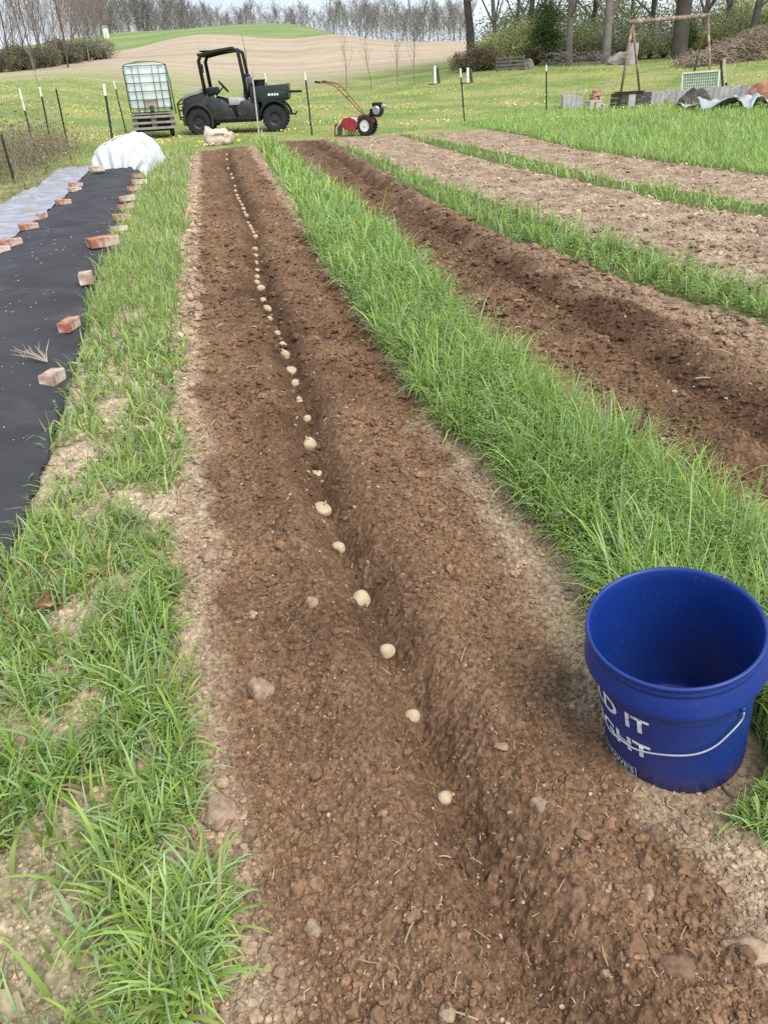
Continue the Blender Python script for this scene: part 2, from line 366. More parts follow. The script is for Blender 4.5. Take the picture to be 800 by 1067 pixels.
# ================================================================== scatter helpers
RS = np.random.RandomState(11)
def polar(n, dmin, dmax, a0=-36, a1=44, p=1.0):
    """points spread evenly per log distance (near ones denser)"""
    if p == 1: d = np.exp(RS.uniform(log(dmin), log(dmax), n))
    else: d = (RS.uniform(dmin**p, dmax**p, n))**(1/p)
    a = PSI+np.radians(RS.uniform(a0, a1, n)); return d*np.sin(a), d*np.cos(a), d
_t = (1+5**.5)/2
ICO_V = np.array([(-1,_t,0),(1,_t,0),(-1,-_t,0),(1,-_t,0),(0,-1,_t),(0,1,_t),(0,-1,-_t),(0,1,-_t),(_t,0,-1),(_t,0,1),(-_t,0,-1),(-_t,0,1)], float); ICO_V /= np.linalg.norm(ICO_V[0])
ICO_F = np.array([(0,11,5),(0,5,1),(0,1,7),(0,7,10),(0,10,11),(1,5,9),(5,11,4),(11,10,2),(10,7,6),(7,1,8),(3,9,4),(3,4,2),(3,2,6),(3,6,8),(3,8,9),(4,9,5),(2,4,11),(6,2,10),(8,6,7),(9,8,1)])
def ico_sub(v, f):
    v = list(map(tuple, v)); cache = {}; nf = []
    def mid(a, b):
        k = (min(a, b), max(a, b))
        if k not in cache:
            p = np.array(v[a])+np.array(v[b]); p /= np.linalg.norm(p); v.append(tuple(p)); cache[k] = len(v)-1
        return cache[k]
    for a, b, c_ in f:
        x, y, z = mid(a, b), mid(b, c_), mid(c_, a); nf += [(a, x, z), (b, y, x), (c_, z, y), (x, y, z)]
    return np.array(v), np.array(nf)
ICO2_V, ICO2_F = ico_sub(ICO_V, ICO_F); ICO3_V, ICO3_F = ico_sub(ICO2_V, ICO2_F)
def randrot(n):
    q = RS.normal(size=(n, 4)); q /= np.linalg.norm(q, axis=1)[:, None]; w, x, y, z = q.T
    return np.stack([np.stack([1-2*(y*y+z*z), 2*(x*y-z*w), 2*(x*z+y*w)], 1), np.stack([2*(x*y+z*w), 1-2*(x*x+z*z), 2*(y*z-x*w)], 1), np.stack([2*(x*z-y*w), 2*(y*z+x*w), 1-2*(x*x+y*y)], 1)], 1)
def lumps(name, x, y, s, cols, m, sink=.25, V=ICO2_V, F=ICO2_F, flat=.75):
    n = len(x); z = surf(x, y); k = len(V)
    jit = 1+RS.uniform(-.30, .30, (n, k)); ax = RS.uniform(.65, 1.25, (n, 1, 3)); P = V[None]*jit[..., None]*ax
    P = np.einsum('nij,nkj->nki', randrot(n), P); P[:, :, 2] *= flat
    P = P*s[:, None, None]+np.stack([x, y, z+s*(flat-sink)*.6], 1)[:, None]
    Fs = (F[None]+(np.arange(n)*k)[:, None, None]).reshape(-1, 3)
    return link(name, npmesh(name, P.reshape(-1, 3), Fs, np.repeat(cols, k, 0), False), m)
m_clod = mat('dry_clod', attr='Col', rough=.97, vary=.35, scale=90, bump=.002, bscale=220, spec=.1)
def clod_cols(x, y, lift=1.0):
    c_, r_, b_, d_, g_ = zones(x, y); v = RS.uniform(.7, 1.4, len(x))*lift; v = v*np.where(np.hypot(x, y) > 7, 1.25, 1); return np.clip(c_*v[:, None], 0, .6), r_, b_, g_
# fine crumbs and clods (too many to count)
x, y, d = polar(190000, .5, 19, -62); ok = ((x > E_FR(y)+.05)*(x < E_GR(y))*(RS.rand(len(x)) < .45)*(y < 3)+(x > E_GR(y)-.1)*(x < E_SL(y)+.05)+(x > E_SR(y)-.1)*(x < E_2L(y))+(x > E_2R(y)-.1)*(x < E_3L(y))+(x > E_3R(y)-.1)*(x < E_4L(y)))*(y < YEND(x)); ok = ok > 0
ok = ok*((np.abs(x-E_TR(y)) > .12)+(RS.rand(len(x)) < .35)) > 0; x, y, d = x[ok], y[ok], d[ok]; cc, rg, bd, gl_ = clod_cols(x, y)
s = (.0011+.0038*RS.pareto(3.4, len(x))*.8)*(1+.45*np.clip(fbm(x*2.5, y*2.5, 61, 3), -1, 1.4)); s = np.minimum(s, .0072)*np.clip(d/1.3, .8, 4.0); s *= np.where(bd > .5, 1, 1.25)
tag(lumps('soil_crumbs', x, y, s, cc, m_clod, V=ICO_V, F=ICO_F), 'loose brown crumbs and small clods scattered over the dug soil', 'soil crumbs', None, 'stuff')
x, y, d = polar(7500, .5, 14); ok = ((x > E_GR(y)-.05)*(x < E_BL(y)+.18)+(x > E_BR(y)-.18)*(x < E_SL(y)+.06)+(RS.rand(len(x)) < .16)*(x > E_BL(y))*(x < E_2L(y))*((x < E_SL(y))+(x > E_SR(y)))) > 0
x, y, d = x[ok], y[ok], d[ok]; cc, rg, bd, gl_ = clod_cols(x, y, 1.02)
s = np.minimum(.004+.0045*RS.pareto(2.8, len(x)), .017)*np.clip(d/2, .8, 2.2)
tag(lumps('soil_clods', x, y, s, cc, m_clod), 'dry lumpy clods along the pale edges of the bed', 'soil clods', None, 'stuff')
# pale pebbles
x, y, d = polar(1200, .5, 9); ok = ((x > E_GR(y))*(x < E_SL(y))+(x > E_SR(y))*(x < E_2L(y))) > 0; x, y, d = x[ok], y[ok], d[ok]
s = RS.uniform(.0018, .0048, len(x))*np.clip(d/1.5, .8, 2)
pc = np.array([.38, .29, .205])[None]*RS.uniform(.6, 1.2, len(x))[:, None]
tag(lumps('pebbles', x, y, s, pc, mat('pale_pebble', attr='Col', rough=.85, vary=.15, scale=60)), 'small pale pebbles strewn through the brown soil', 'pebbles', None, 'stuff')
# straw and rootlets
def straws(name, n, dmax, okf, lab, col, wmul=1.0):
    x, y, d = polar(n, .5, dmax); ok = okf(x, y); x, y, d = x[ok], y[ok], d[ok]; n = len(x); z = surf(x, y)+.003
    a = RS.uniform(0, 2*pi, n); L = (.006+.011*RS.pareto(2.6, n)).clip(0, .05)*np.clip(d/1.5, .9, 2); w = RS.uniform(.0004, .0011, n)*np.clip(d/1.2, 1, 4)*wmul; bend = RS.normal(0, .28, n); tilt = RS.uniform(-.25, .45, n)
    V = np.zeros((n, 10, 3))
    for k in range(5):
        t = k/4-.5; aa = a+bend*t; px_ = x+np.cos(aa)*L*t; py_ = y+np.sin(aa)*L*t; pz = z+tilt*L*(t+.5)*.6+L*.12*(1-4*t*t)
        for j, sg in ((0, -1), (1, 1)):
            V[:, 2*k+j] = np.stack([px_-np.sin(aa)*w*sg, py_+np.cos(aa)*w*sg, pz+w*.5*sg], 1)
    F = np.array([(2*k, 2*k+1, 2*k+3, 2*k+2) for k in range(4)]); F = (F[None]+(np.arange(n)*10)[:, None, None]).reshape(-1, 4)
    C = np.repeat(np.array(col)[None]*RS.uniform(.6, 1.15, n)[:, None], 10, 0)
    tag(link(name, npmesh(name, V.reshape(-1, 3), F, C), mat(name+'_fibre', attr='Col', rough=.8, vary=.1, scale=40)), lab, 'straw bits', None, 'stuff')
straws('straw_bits', 2600, 8, lambda x, y: ((x > E_GR(y)-.1)*(x < E_SL(y)+.1)+(x > E_SR(y)-.1)*(x < E_2L(y))) > 0, 'pale bits of straw and rootlets lying on the dug soil', (.36, .265, .16))
straws('dry_thatch', 3500, 7, lambda x, y: (x > E_FR(y))*(x < E_GR(y)+.03), 'dry dead grass thatch between the green tufts of the left strip', (.48, .40, .24), 1.4)

# ================================================================== grass
def blades(name, x, y, h, w, lean, col, m, L=5, bend=1.0, z=None, az=None, tipw=.12):
    n = len(x); z = surf(x, y) if z is None else z; a = RS.uniform(0, 2*pi, n) if az is None else az
    V = np.zeros((n, 2*L, 3)); ca, sa = np.cos(a), np.sin(a); tw = a+RS.uniform(-.9, .9, n)
    px_, py_, pz = x.copy(), y.copy(), z-.004; ang = lean*.35
    for k in range(L):
        t = k/(L-1); ww = w*(tipw+(1-tipw)*(1-t)**.7)*(.75+.25*min(1, t*4))
        for j, sg in ((0, -1), (1, 1)): V[:, 2*k+j] = np.stack([px_-np.sin(tw)*ww*sg, py_+np.cos(tw)*ww*sg, pz], 1)
        seg = h/(L-1); ang = ang+lean*bend*(.25+t)*(4/(L-1))*.55; ang = np.minimum(ang, 2.3)
        px_ = px_+ca*np.sin(ang)*seg; py_ = py_+sa*np.sin(ang)*seg; pz = pz+np.cos(ang)*seg
    V[:, :, 2] = np.maximum(V[:, :, 2], (z+.002)[:, None]-.008*(np.arange(2*L)[None] < 2))
    ib = (np.hypot(V[:, :, 0]-.735, V[:, :, 1]-.868) < .175).any(1)*(np.hypot(x-.757, y-.872) < 1)
    V = V[~ib]; col = col[~ib]; n = len(V)
    F = np.array([(2*k, 2*k+1, 2*k+3, 2*k+2) for k in range(L-1)]); F = (F[None]+(np.arange(n)*2*L)[:, None, None]).reshape(-1, 4)
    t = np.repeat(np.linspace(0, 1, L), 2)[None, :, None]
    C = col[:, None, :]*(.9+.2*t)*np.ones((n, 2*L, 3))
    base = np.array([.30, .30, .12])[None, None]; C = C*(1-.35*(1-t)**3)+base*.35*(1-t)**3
    return link(name, npmesh(name, V.reshape(-1, 3), F, C.reshape(-1, 3)), m)
m_grass = mat('grass_blade', attr='Col', rough=.55, vary=.12, scale=12, trans=.35, spec=.35)
G1 = np.array([.18, .30, .048]); G2 = np.array([.37, .49, .12]); G3 = np.array([.36, .51, .28]); GY = np.array([.42, .36, .17])
def gcol(n, tone=None, dry=.04):
    t = RS.rand(n) if tone is None else np.clip(tone+RS.normal(0, .25, n), 0, 1)
    c_ = G1[None]*(1-t)[:, None]+G2[None]*t[:, None]; b = RS.rand(n) < .3; c_[b] = c_[b]*.4+G3*.6
    dd = RS.rand(n) < dry; c_[dd] = GY*RS.uniform(.6, 1.1, (dd.sum(), 1)); return c_*RS.uniform(.8, 1.2, n)[:, None]
def strip(name, n, dmin, dmax, EL, ER, hgt, lab, p=1.0, wob=.05, dry=.03, dens=None, wbase=.0022, lean=.7, a0=-36, a1=44, edge_in=.0, yend=True, bright=1.0):
    x, y, d = polar(n, dmin, dmax, a0, a1, p)
    w_ = wob*fbm(x*2.2, y*2.2, 81, 3); ok = (x > EL(y)+w_+edge_in)*(x < ER(y)+w_)
    if yend: ok = ok*(y < YEND(x)+.4)
    if dens is not None: ok = ok*(RS.rand(len(x)) < dens(x, y))
    ok = ok*(np.hypot(x-.757, y-.872) > .165)
    x, y, d = x[ok], y[ok], d[ok]; n = len(x)
    cl = fbm(x*3, y*3, 85, 3); hh = hgt*np.clip(RS.normal(1, .28, n), .35, 1.9)*(1+.35*cl)
    w = wbase*RS.uniform(.6, 1.4, n)*np.clip(d/2.2, 1, 12)**.8
    tone = .5+.5*fbm(x*1.5, y*1.5, 89, 3)
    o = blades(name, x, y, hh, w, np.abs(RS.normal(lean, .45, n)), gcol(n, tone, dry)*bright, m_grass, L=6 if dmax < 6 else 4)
    return tag(o, lab, 'grass', None, 'stuff')
strip('tall_grass', 60000, 1.2, 4.6, E_SL, E_SR, .168, 'tall bright green rye in the near part of the middle strip', a0=-12, a1=40, wbase=.0036, lean=.8)
strip('tall_grass', 60000, 4.6, 19, E_SL, E_SR, .17, 'bright green rye of the middle strip running away to the far end', a0=-20, a1=30, wbase=.0036, lean=.6, bright=1.1)
strip('tall_grass', 26000, 4, 19, E_2L, E_2R, .14, 'bright green rye in the second strip, right of the second furrow', a0=-10, a1=40, bright=1.12)
strip('tall_grass', 22000, 7, 20, E_3L, E_3R, .11, 'narrow green strip between the two far bare plots', a0=-5, a1=40, bright=1.18)
x4 = lambda y: E_4L(y)
strip('tall_grass', 90000, 9, 25, E_4L, lambda y: 60+0*y, .15, 'wide block of green grass below the scrap heap on the right', a0=0, a1=44, wbase=.0014, bright=1.22, dens=lambda x, y: (y < np.interp(x, [3, 6, 9, 14, 20], [18, 19.3, 21, 22, 22.5]))*1.0, yend=False, dry=.03)
BARE = [(88,745,.055),(95,845,.085),(40,1015,.17),(165,925,.05),(30,520,.06),(120,430,.10),(70,480,.12),(190,640,.05),(60,700,.04),(150,800,.04),(10,760,.05),(25,960,.08),(100,1040,.06),(80,900,.04),(175,540,.06),(140,330,.12)]
_bp = [(g0(a, b), r) for a, b, r in BARE]
def ldens(x, y):
    g = fbm(x*2.6, y*2.6, 91, 3)+.35*fbm(x*7, y*7, 95, 2); far = ss(1.8, 4.5, np.hypot(x, y))
    dn = np.clip(ss(-.52, .18, g)*.95+.08+far*.9, 0, 1)
    for p, r in _bp: dn = dn*(.06+.94*ss(.55, 1.15, np.hypot(x-p[0], (y-p[1])*.8)/r+.25*pn(x*15, y*15, 5)))
    return dn
strip('grass_tufts', 54000, .62, 4.2, lambda y: E_FR(y)+.035, E_GR, .088, 'uneven tufts of green grass beside the bare soil in the left strip', dens=ldens, wbase=.0040, lean=.9, dry=.09, a0=-62, a1=10, wob=.07)
strip('grass_tufts', 60000, 4.2, 17, lambda y: E_FR(y)+.02, E_GR, .12, 'green grass of the left strip between black fabric and brown bed', dens=ldens, wbase=.002, a0=-36, a1=10, dry=.05)
strip('grass_tufts', 9000, 5, 14, lambda y: E_ML(y)-1.6, E_ML, .10, 'rough grass and dead stems along the left fence', a0=-40, a1=0, dry=.45, yend=False)
# lawn beyond the beds
x, y, d = polar(90000, 13, 46, -36, 40); ok = (y > YEND(x)-.2)+(x < E_ML(y)-.8); ok = (ok > 0)*((x < 3) + (y > np.interp(x, [3, 6, 9, 14, 20], [17.4, 18.8, 20.6, 21.5, 22])) > 0)
x, y, d = x[ok], y[ok], d[ok]; nn = fbm(x*.5, y*.35, 97, 4)
cl = gcol(len(x), .45+.45*nn, .14)*.9+np.array([.055, .025, .008]); 
tag(blades('lawn_grass', x, y, .05*RS.uniform(.5, 1.4, len(x)), .006*np.clip(d/15, 1, 3), np.abs(RS.normal(.6, .4, len(x))), np.clip(cl, 0, 1), m_grass, L=3, z=macro(x, y)), 'short yellow green lawn beyond the beds', 'lawn grass', None, 'stuff')
# yellow and white flecks of flowers in the lawn
x, y, d = polar(9000, 15, 44, -36, 40); nn = fbm(x*.35, y*.3, 99, 3); ok = (y > YEND(x)+.6)*(nn > .22); x, y = x[ok], y[ok]; n = len(x)
z = macro(x, y)+.06; s = RS.uniform(.008, .019, n); V = np.zeros((n, 4, 3))
for k, (a, b) in enumerate(((-1, -1), (1, -1), (1, 1), (-1, 1))): V[:, k] = np.stack([x+s*a, y+s*b*.6, z+s*b*.7], 1)
C = np.where((RS.rand(n) < .85)[:, None], np.array([[.60, .50, .08]]), np.array([[.62, .62, .52]])); C = np.repeat(C, 4, 0)
tag(link('lawn_flowers', npmesh('lawn_flowers', V.reshape(-1, 3), np.arange(n*4).reshape(-1, 4), C), mat('petal', attr='Col', rough=.7)), 'yellow dandelions and pale flecks dotted across the lawn', 'flowers', None, 'stuff')

# vetch and clover: leafy stems with small paired leaflets
def vetch(name, n, dmin, dmax, EL, ER, hgt, lab, a0, a1, dens=None, lf=.007):
    x, y, d = polar(n, dmin, dmax, a0, a1); ok = (x > EL(y)-.03)*(x < ER(y)+.02)
    if dens is not None: ok = ok*(RS.rand(n) < dens(x, y))
    ok = ok*(np.hypot(x-.757, y-.872) > .17)
    x, y, d = x[ok], y[ok], d[ok]; n = len(x); z = surf(x, y)
    a = RS.uniform(0, 2*pi, n); hh = hgt*RS.uniform(.4, 1.2, n); NP = 7; Vs = []; C = gcol(n, .25, 0)*.9
    for k in range(NP):
        t = (k+1)/NP; r = t*hh*.75; zc = z+hh*np.sin(t*1.5); xc = x+np.cos(a)*r; yc = y+np.sin(a)*r
        for sg in (-1, 1):
            l = lf*(1.2-.5*t)*np.clip(d/2, 1, 3); b = a+sg*1.25; w = l*.32; up = RS.uniform(-.2, .5, n)*l
            P0 = np.stack([xc, yc, zc], 1); T = np.stack([xc+np.cos(b)*l*2, yc+np.sin(b)*l*2, zc+up], 1)
            Mx = (P0+T)/2; sd_ = np.stack([-np.sin(b)*w, np.cos(b)*w, w*.3], 1); Vs += [P0, Mx+sd_, T, Mx-sd_]
    V = np.stack(Vs, 1); ib = (np.hypot(V[:, :, 0]-.735, V[:, :, 1]-.868) < .175).any(1); V = V[~ib]; C = C[~ib]; n = len(V); k = V.shape[1]; F = np.arange(n*k).reshape(-1, 4)
    return tag(link(name, npmesh(name, V.reshape(-1, 3), F, np.repeat(C, k, 0)), m_grass), lab, 'vetch', None, 'stuff')
vetch('vetch', 22000, 1.1, 7, E_SL, E_SR, .17, 'low vetch with small paired leaflets among the middle strip grass', -12, 42)
_bg = g0(812, 812)
strip('grass_tufts', 260000, .8, 1.7, lambda y: _bg[0]-np.sqrt(np.clip(.0196-(y-_bg[1])**2, 0, 1)), lambda y: _bg[0]+np.sqrt(np.clip(.0196-(y-_bg[1])**2, 0, 1))-.0001, .085, 'small green tuft at the right foot of the blue bucket', a0=15, a1=50, lean=1.1, wbase=.0030, wob=0, dens=lambda x, y: .06+0*x)
vetch('vetch', 60000, .8, 1.7, lambda y: _bg[0]-np.sqrt(np.clip(.0196-(y-_bg[1])**2, 0, 1)), lambda y: _bg[0]+np.sqrt(np.clip(.0196-(y-_bg[1])**2, 0, 1))-.0001, .06, 'feathery vetch at the right foot of the blue bucket', 15, 50, dens=lambda x, y: .018+0*x, lf=.0045)
vetch('vetch', 4500, 4, 10, E_2L, E_2R, .12, 'low leafy vetch among the second strip grass', -5, 42)
vetch('vetch', 4500, .65, 4, E_FR, E_GR, .06, 'little leafy weeds among the left strip tufts', -60, 8, dens=ldens, lf=.006)
# ================================================================== potatoes in the furrow
POT = [(463,829,17,'round'),(430,744,16,'round'),(403,676,17,'round'),(376,623,20,'fat'),(353,569,14,'round'),(336,527,18,'flat'),(331,492,14,'flat'),(323,462,15,'sprout'),(320.4,435.6,9,'round'),(312,416,8,'knobbly'),(308,399,10,'fat'),(303.8,384,12,'flat'),(297.7,369,11,'sprout'),(295,359,9,'round'),(289,346.7,7,'round'),(281,331.5,6.5,'round'),(279,319.8,9,'flat'),(274,312.5,8,'round'),(272,300,9,'fat'),(268,293.8,7,'round'),(268,288,6,'round'),(268,280.6,6.5,'flat'),(267,273.6,5.5,'round'),(266,265.4,6.5,'flat'),(266,259,6,'round'),(266.7,246.5,6.5,'round'),(264,242,4.5,'round'),(262.4,238.6,4,'round'),(260.7,235.7,5,'round'),(258.5,231.8,3.8,'round'),(256.8,224.2,5.2,'round'),(255,221.2,3.6,'round'),(253.6,217.5,5,'round'),(252,213.5,4,'round'),(250,210,3.5,'round'),(248.3,206.5,3.6,'round'),(247,203.2,3.6,'round'),(245.3,198.6,3.8,'round'),(245,193.5,3,'round'),(242.4,185.4,3.6,'round'),(241.2,181.6,3.2,'round'),(237.7,175.3,3.2,'round'),(236.3,166,3,'round'),(236,161,3,'round')]
ICO4_V, ICO4_F = ico_sub(ICO3_V, ICO3_F)
m_pot = mat('potato_skin', (.46, .36, .23), rough=.75, vary=.14, scale=30, bump=.0012, bscale=200, spots=(.30, .20, .12), sscale=110, sthr=(.60, .72))
m_sprout = mat('pale_sprout', (.62, .55, .38), rough=.6)
for i, (px, py, dia, kind) in enumerate(POT):
    p = GP(px, py+dia*.35); dep = np.dot(np.array(p)-np.array([0, 0, H]), CF); r = dia*.5*dep/FP*1.04
    ax = {'round': (1.02, .95, .92), 'fat': (1.12, .98, .95), 'flat': (1.25, .9, .66), 'sprout': (.95, .9, 1.02), 'knobbly': (1.1, .9, .85)}[kind]
    B_, BF_ = (ICO4_V, ICO4_F) if i < 16 else (ICO3_V, ICO3_F)
    V = B_*np.array(ax)[None]*(1+.05*np.sin(B_[:, :1]*3.5+i)+.04*np.cos(B_[:, 1:2]*4+i*2)+.03*np.sin(B_[:, 2:3]*6+i)+(.10*(np.sin(B_[:, 2:3]*7+i*3)) if kind == 'knobbly' else 0))*r
    n_ = i+1
    if i < 4: lab = ['pale round seed potato nearest the camera in the furrow', 'round greenish tan seed potato, second from the near end', 'round grey green seed potato, third from the near end', 'large pale seed potato, fourth from the near end'][i]
    else: lab = ('flat ' if kind == 'flat' else 'plump ' if kind == 'fat' else 'sprouting ' if kind == 'sprout' else 'small round ' if dia < 9 else 'round ')+'seed potato in the furrow, '+ordinal(n_)+' counting from the near end'
    o = link('seed_potato', npmesh('seed_potato', V, BF_), m_pot, None, p+Vector((0, 0, r*ax[2]*.48)))
    o.rotation_euler = (RS.uniform(-.2, .2), RS.uniform(-.2, .2), RS.uniform(0, 6)); tag(o, lab, 'seed potato', 'seed potatoes laid along the furrow')
    if kind == 'sprout' or i in (5, 9):
        mb = MB()
        for a in (0.3, 1.6, 2.8)[:1 if i in (5, 9) else 2]: mb.tube([(cos(a)*r*.3, sin(a)*r*.3, r*.75), (cos(a)*r*.55, sin(a)*r*.5, r*1.05), (cos(a)*r*.5, sin(a)*r*.7, r*1.28)], [r*.10, r*.08, r*.03], 6)
        mb.build('sprout', m_sprout, o, smooth=True)

# ================================================================== bucket
AXV = Vector((-0.198, -0.031, 1)).normalized(); BP = Vector((.757, .872, -.012)); BH, BR, Br = .3215, .1507, .1296
bucket = thing('bucket', 'blue plastic bucket with white lettering and wire handle on the soil', 'bucket', BP)
bx_ = Vector((0, 1, 0)).cross(AXV).normalized(); by_ = AXV.cross(bx_)
bucket.rotation_euler = Matrix((bx_, by_, AXV)).transposed().to_euler()
m_blue = mat('blue_plastic', (.005, .028, .185), rough=.42, vary=.10, scale=9, spec=.5, spots=(.09, .095, .16), sscale=110, sthr=(.60, .90), bump=.0004, bscale=60)
m_white = mat('white_print', (.72, .74, .78), rough=.5, vary=.06, spots=(.25, .28, .45), sscale=60, sthr=(.58, .7))
def rad(h): return Br+(BR-.0075-Br)*min(1, h/BH)
mb = MB(); T = .0028; zb = .012
prof = [(.02, 0), (Br-.004, 0), (Br, .003), (rad(.06), .06), (rad(.13), .13), (rad(.205), .205), (rad(.212), .212), (rad(.214)+.0018, .214), (rad(.218)+.0018, .218),
        (rad(.236)+.001, .236), (rad(.243)+.0012, .243), (BR-.001, .2455), (BR+.0045, .248), (BR+.0058, .253), (BR+.0045, .259), (BR-.0045, .288), (BR-.0062, .291), (BR-.0062, .296), (BR-.004, .298), (BR-.004, .302), (BR-.0062, .304), (BR-.0062, .311), (BR-.002, .3135), (BR, .317), (BR-.001, .321), (BR-.0035, .3225),
        (BR-.0065, .321), (BR-.0085, .316), (rad(.30)-T, .30), (rad(.22)-T, .22), (rad(.10)-T, .10), (rad(.03)-T, .03), (Br-.008, zb+.002), (Br-.014, zb), (.09, zb), (.088, zb-.002), (.02, zb-.002)]
mb.lathe(prof, 128)
body = mb.build('body', m_blue, bucket, smooth=True)
# bottom film of dried mud inside
mbm = MB(); mbm.lathe([(.001, zb+.0015), (.07, zb+.0018), (.105, zb+.0012)], 64); mbm.build('mud_film', mat('dried_mud', (.30, .29, .30), rough=.95, vary=.3, scale=40), bucket, smooth=True)
# handle: wire bail hanging down on the camera side; pivots on two ears
def on_b(ang, h, off=0.0): r = rad(h)+off; return Vector((r*cos(ang), r*sin(ang), h))
def bang(px, py):   # angle on the bucket wall seen at a pixel
    Minv = bucket_M.inverted(); o0 = Minv@Vector((0, 0, H)); r = rays(px, py); d = (Minv.to_3x3()@Vector(r)).normalized(); t = .3; prev = None
    while t < 3:
        q = o0+d*t
        if -.02 < q.z < BH+.01 and hypot(q.x, q.y) < rad(q.z)+.001: return atan2(q.y, q.x), q.z
        t += .0008
    return None
bpy.context.view_layer.update(); bucket_M = Matrix.Translation(BP)@Matrix((bx_, by_, AXV)).transposed().to_4x4()
pts = []
for px, py in ((772,741),(770,748),(760,760),(742,776),(720,784),(690,784),(662,778),(640,762),(627,745),(618,728),(613,712)):
    q = bang(px, py)
    if q: pts.append(on_b(q[0], q[1], .006))
if len(pts) > 3:
    sm = [pts[0]]
    for i in range(len(pts)-1):
        a, b = pts[i], pts[i+1]; p0 = pts[max(i-1, 0)]; p3 = pts[min(i+2, len(pts)-1)]
        for k in range(1, 7):
            t = k/6; q = 0.5*((2*a)+(b-p0)*t+(2*p0-5*a+4*b-p3)*t*t+(3*a-p0-3*b+p3)*t**3); rr_ = hypot(q.x, q.y); lim = rad(q.z)+.005
            if rr_ < lim: q.x *= lim/rr_; q.y *= lim/rr_
            sm.append(q)
    MB().tube(sm, .0019, 8).build('handle', mat('handle_wire', (.55, .57, .62), rough=.35, metal=.6, vary=.1), bucket, smooth=True)
for px, py in ((772,738),(667,735)):
    q = bang(px, py)
    if q:
        p = on_b(q[0], q[1]); n_ = Vector((cos(q[0]), sin(q[0]), 0)); mb = MB(); mb.tube([p-n_*.002, p+n_*.006, p+n_*.008], [.0055, .0055, .0035], 16)
        mb.build('handle_ear' if px > 700 else 'drip_spot', m_blue if px > 700 else m_white, bucket, smooth='auto')
# lettering wrapped round the wall
def wrap_text(txt, size, ang0, h, name, flip=1, slant=0.0, bold=.012):
    cu = bpy.data.curves.new(name, 'FONT'); cu.body = txt; cu.size = size; cu.offset = size*bold*2.2; cu.align_x = 'RIGHT'; cu.space_character = 1.02
    ob = bpy.data.objects.new(name, cu); LINK(ob); dg = bpy.context.evaluated_depsgraph_get(); me = bpy.data.meshes.new_from_object(ob.evaluated_get(dg)); bpy.data.objects.remove(ob)
    bm = bmesh.new(); bm.from_mesh(me); bmesh.ops.triangulate(bm, faces=bm.faces)
    for _ in range(2):
        es = [e for e in bm.edges if e.calc_length() > .006]
        if es: bmesh.ops.subdivide_edges(bm, edges=es, cuts=1)
    xs = []
    for v in bm.verts:
        hh = h+v.co.y; a = ang0+v.co.x/rad(hh); q = on_b(a, hh, .0009); xs.append(v.co.x); v.co = q
    bm.to_mesh(me); bm.free(); return link(name, me, m_white, bucket), min(xs)
qa = bang(676, 765); qb = bang(676, 789); qc = bang(663, 806)
HT = .040
print('bucket text', qa, qb, qc)
wrap_text('BUILD IT', HT*1.38, qa[0], qa[1]-.007, 'lettering')
wrap_text('RIGHT', HT*1.38, qb[0]+.02, qb[1]-.009, 'lettering')
_, w_ = wrap_text("LOWE'S", .021, qc[0]-.04, qc[1]-.006, 'logo')
mb = MB(); a1 = qc[0]; a0 = a1+(w_-.018)/.135; h0, h1 = qc[1]-.012, qc[1]+.015
for (aa, ab, ha, hb) in ((a0, a1, h0, h0+.0016), (a0, a1, h1-.0016, h1), (a0, a0+.012, h0, h1), (a1-.012, a1, h0, h1)):
    n_ = 14; vs = []
    for k in range(n_+1):
        a = aa+(ab-aa)*k/n_; vs += [on_b(a, ha, .0011), on_b(a, hb, .0011)]
    mb.add(vs, [(2*k, 2*k+2, 2*k+3, 2*k+1) for k in range(n_)])
mb.build('logo_frame', m_white, bucket)

# ================================================================== stones on the soil
m_stone = mat('dusty_stone', (.29, .205, .138), rough=.95, vary=.35, scale=60, bump=.006, bscale=110)
m_bstone = mat('brown_clod', (.17, .10, .062), rough=.95, vary=.35, scale=60, bump=.006, bscale=110)
STN = [(272,715,24,38,0,'long pale tan clod left of the second potato'),(230,842,36,34,0,'big rounded pale clod at the left edge of the bed'),(325,626,14,14,0,'small tan clod level with the fourth potato'),(561,836,16,20,0,'pale tan stone between the near potato and the bucket'),(523,777,15,8,0,'flat pale stone left of the bucket foot'),
       (326,965,18,18,0,'tan stone near the bottom edge, left of the furrow'),(466,1053,16,18,0,'tan stone at the bottom edge in the furrow'),(212,1050,28,26,0,'rounded dusty stone at the bottom left beside the grass'),(704,1003,34,24,1,'large brown clod near the bottom right'),(673,928,15,18,0,'pale stone on the bed below the bucket'),
       (662,778-20+150,12,12,0,'small pale stone just below the bucket'),(778,985,52,24,0,'broad flat pale clod at the right edge'),(533,985,18,28,1,'upright brown clod in the furrow near the bottom'),(545,994,8,11,0,'small whitish pebble beside the upright brown clod'),(632,1015,12,14,0,'pale yellow pebble low on the right'),(345,955,10,10,0,'small grey pebble beside the near tan stone'),
       (218,578,22,15,0,'flat dry clod beside the left grass strip'),(608,610,30,24,0,'lumpy pale clod at the corner of the middle strip'),(500,625,10,9,0,'little pale clod right of the fourth potato'),(680,870,14,14,1,'brown clod right below the bucket'),(421,600,8,7,0,'tiny pale clod just right of the fourth potato'),(262,640,14,10,0,'small dry clod left of the potato row'),(120,668,1,1,0,'')]
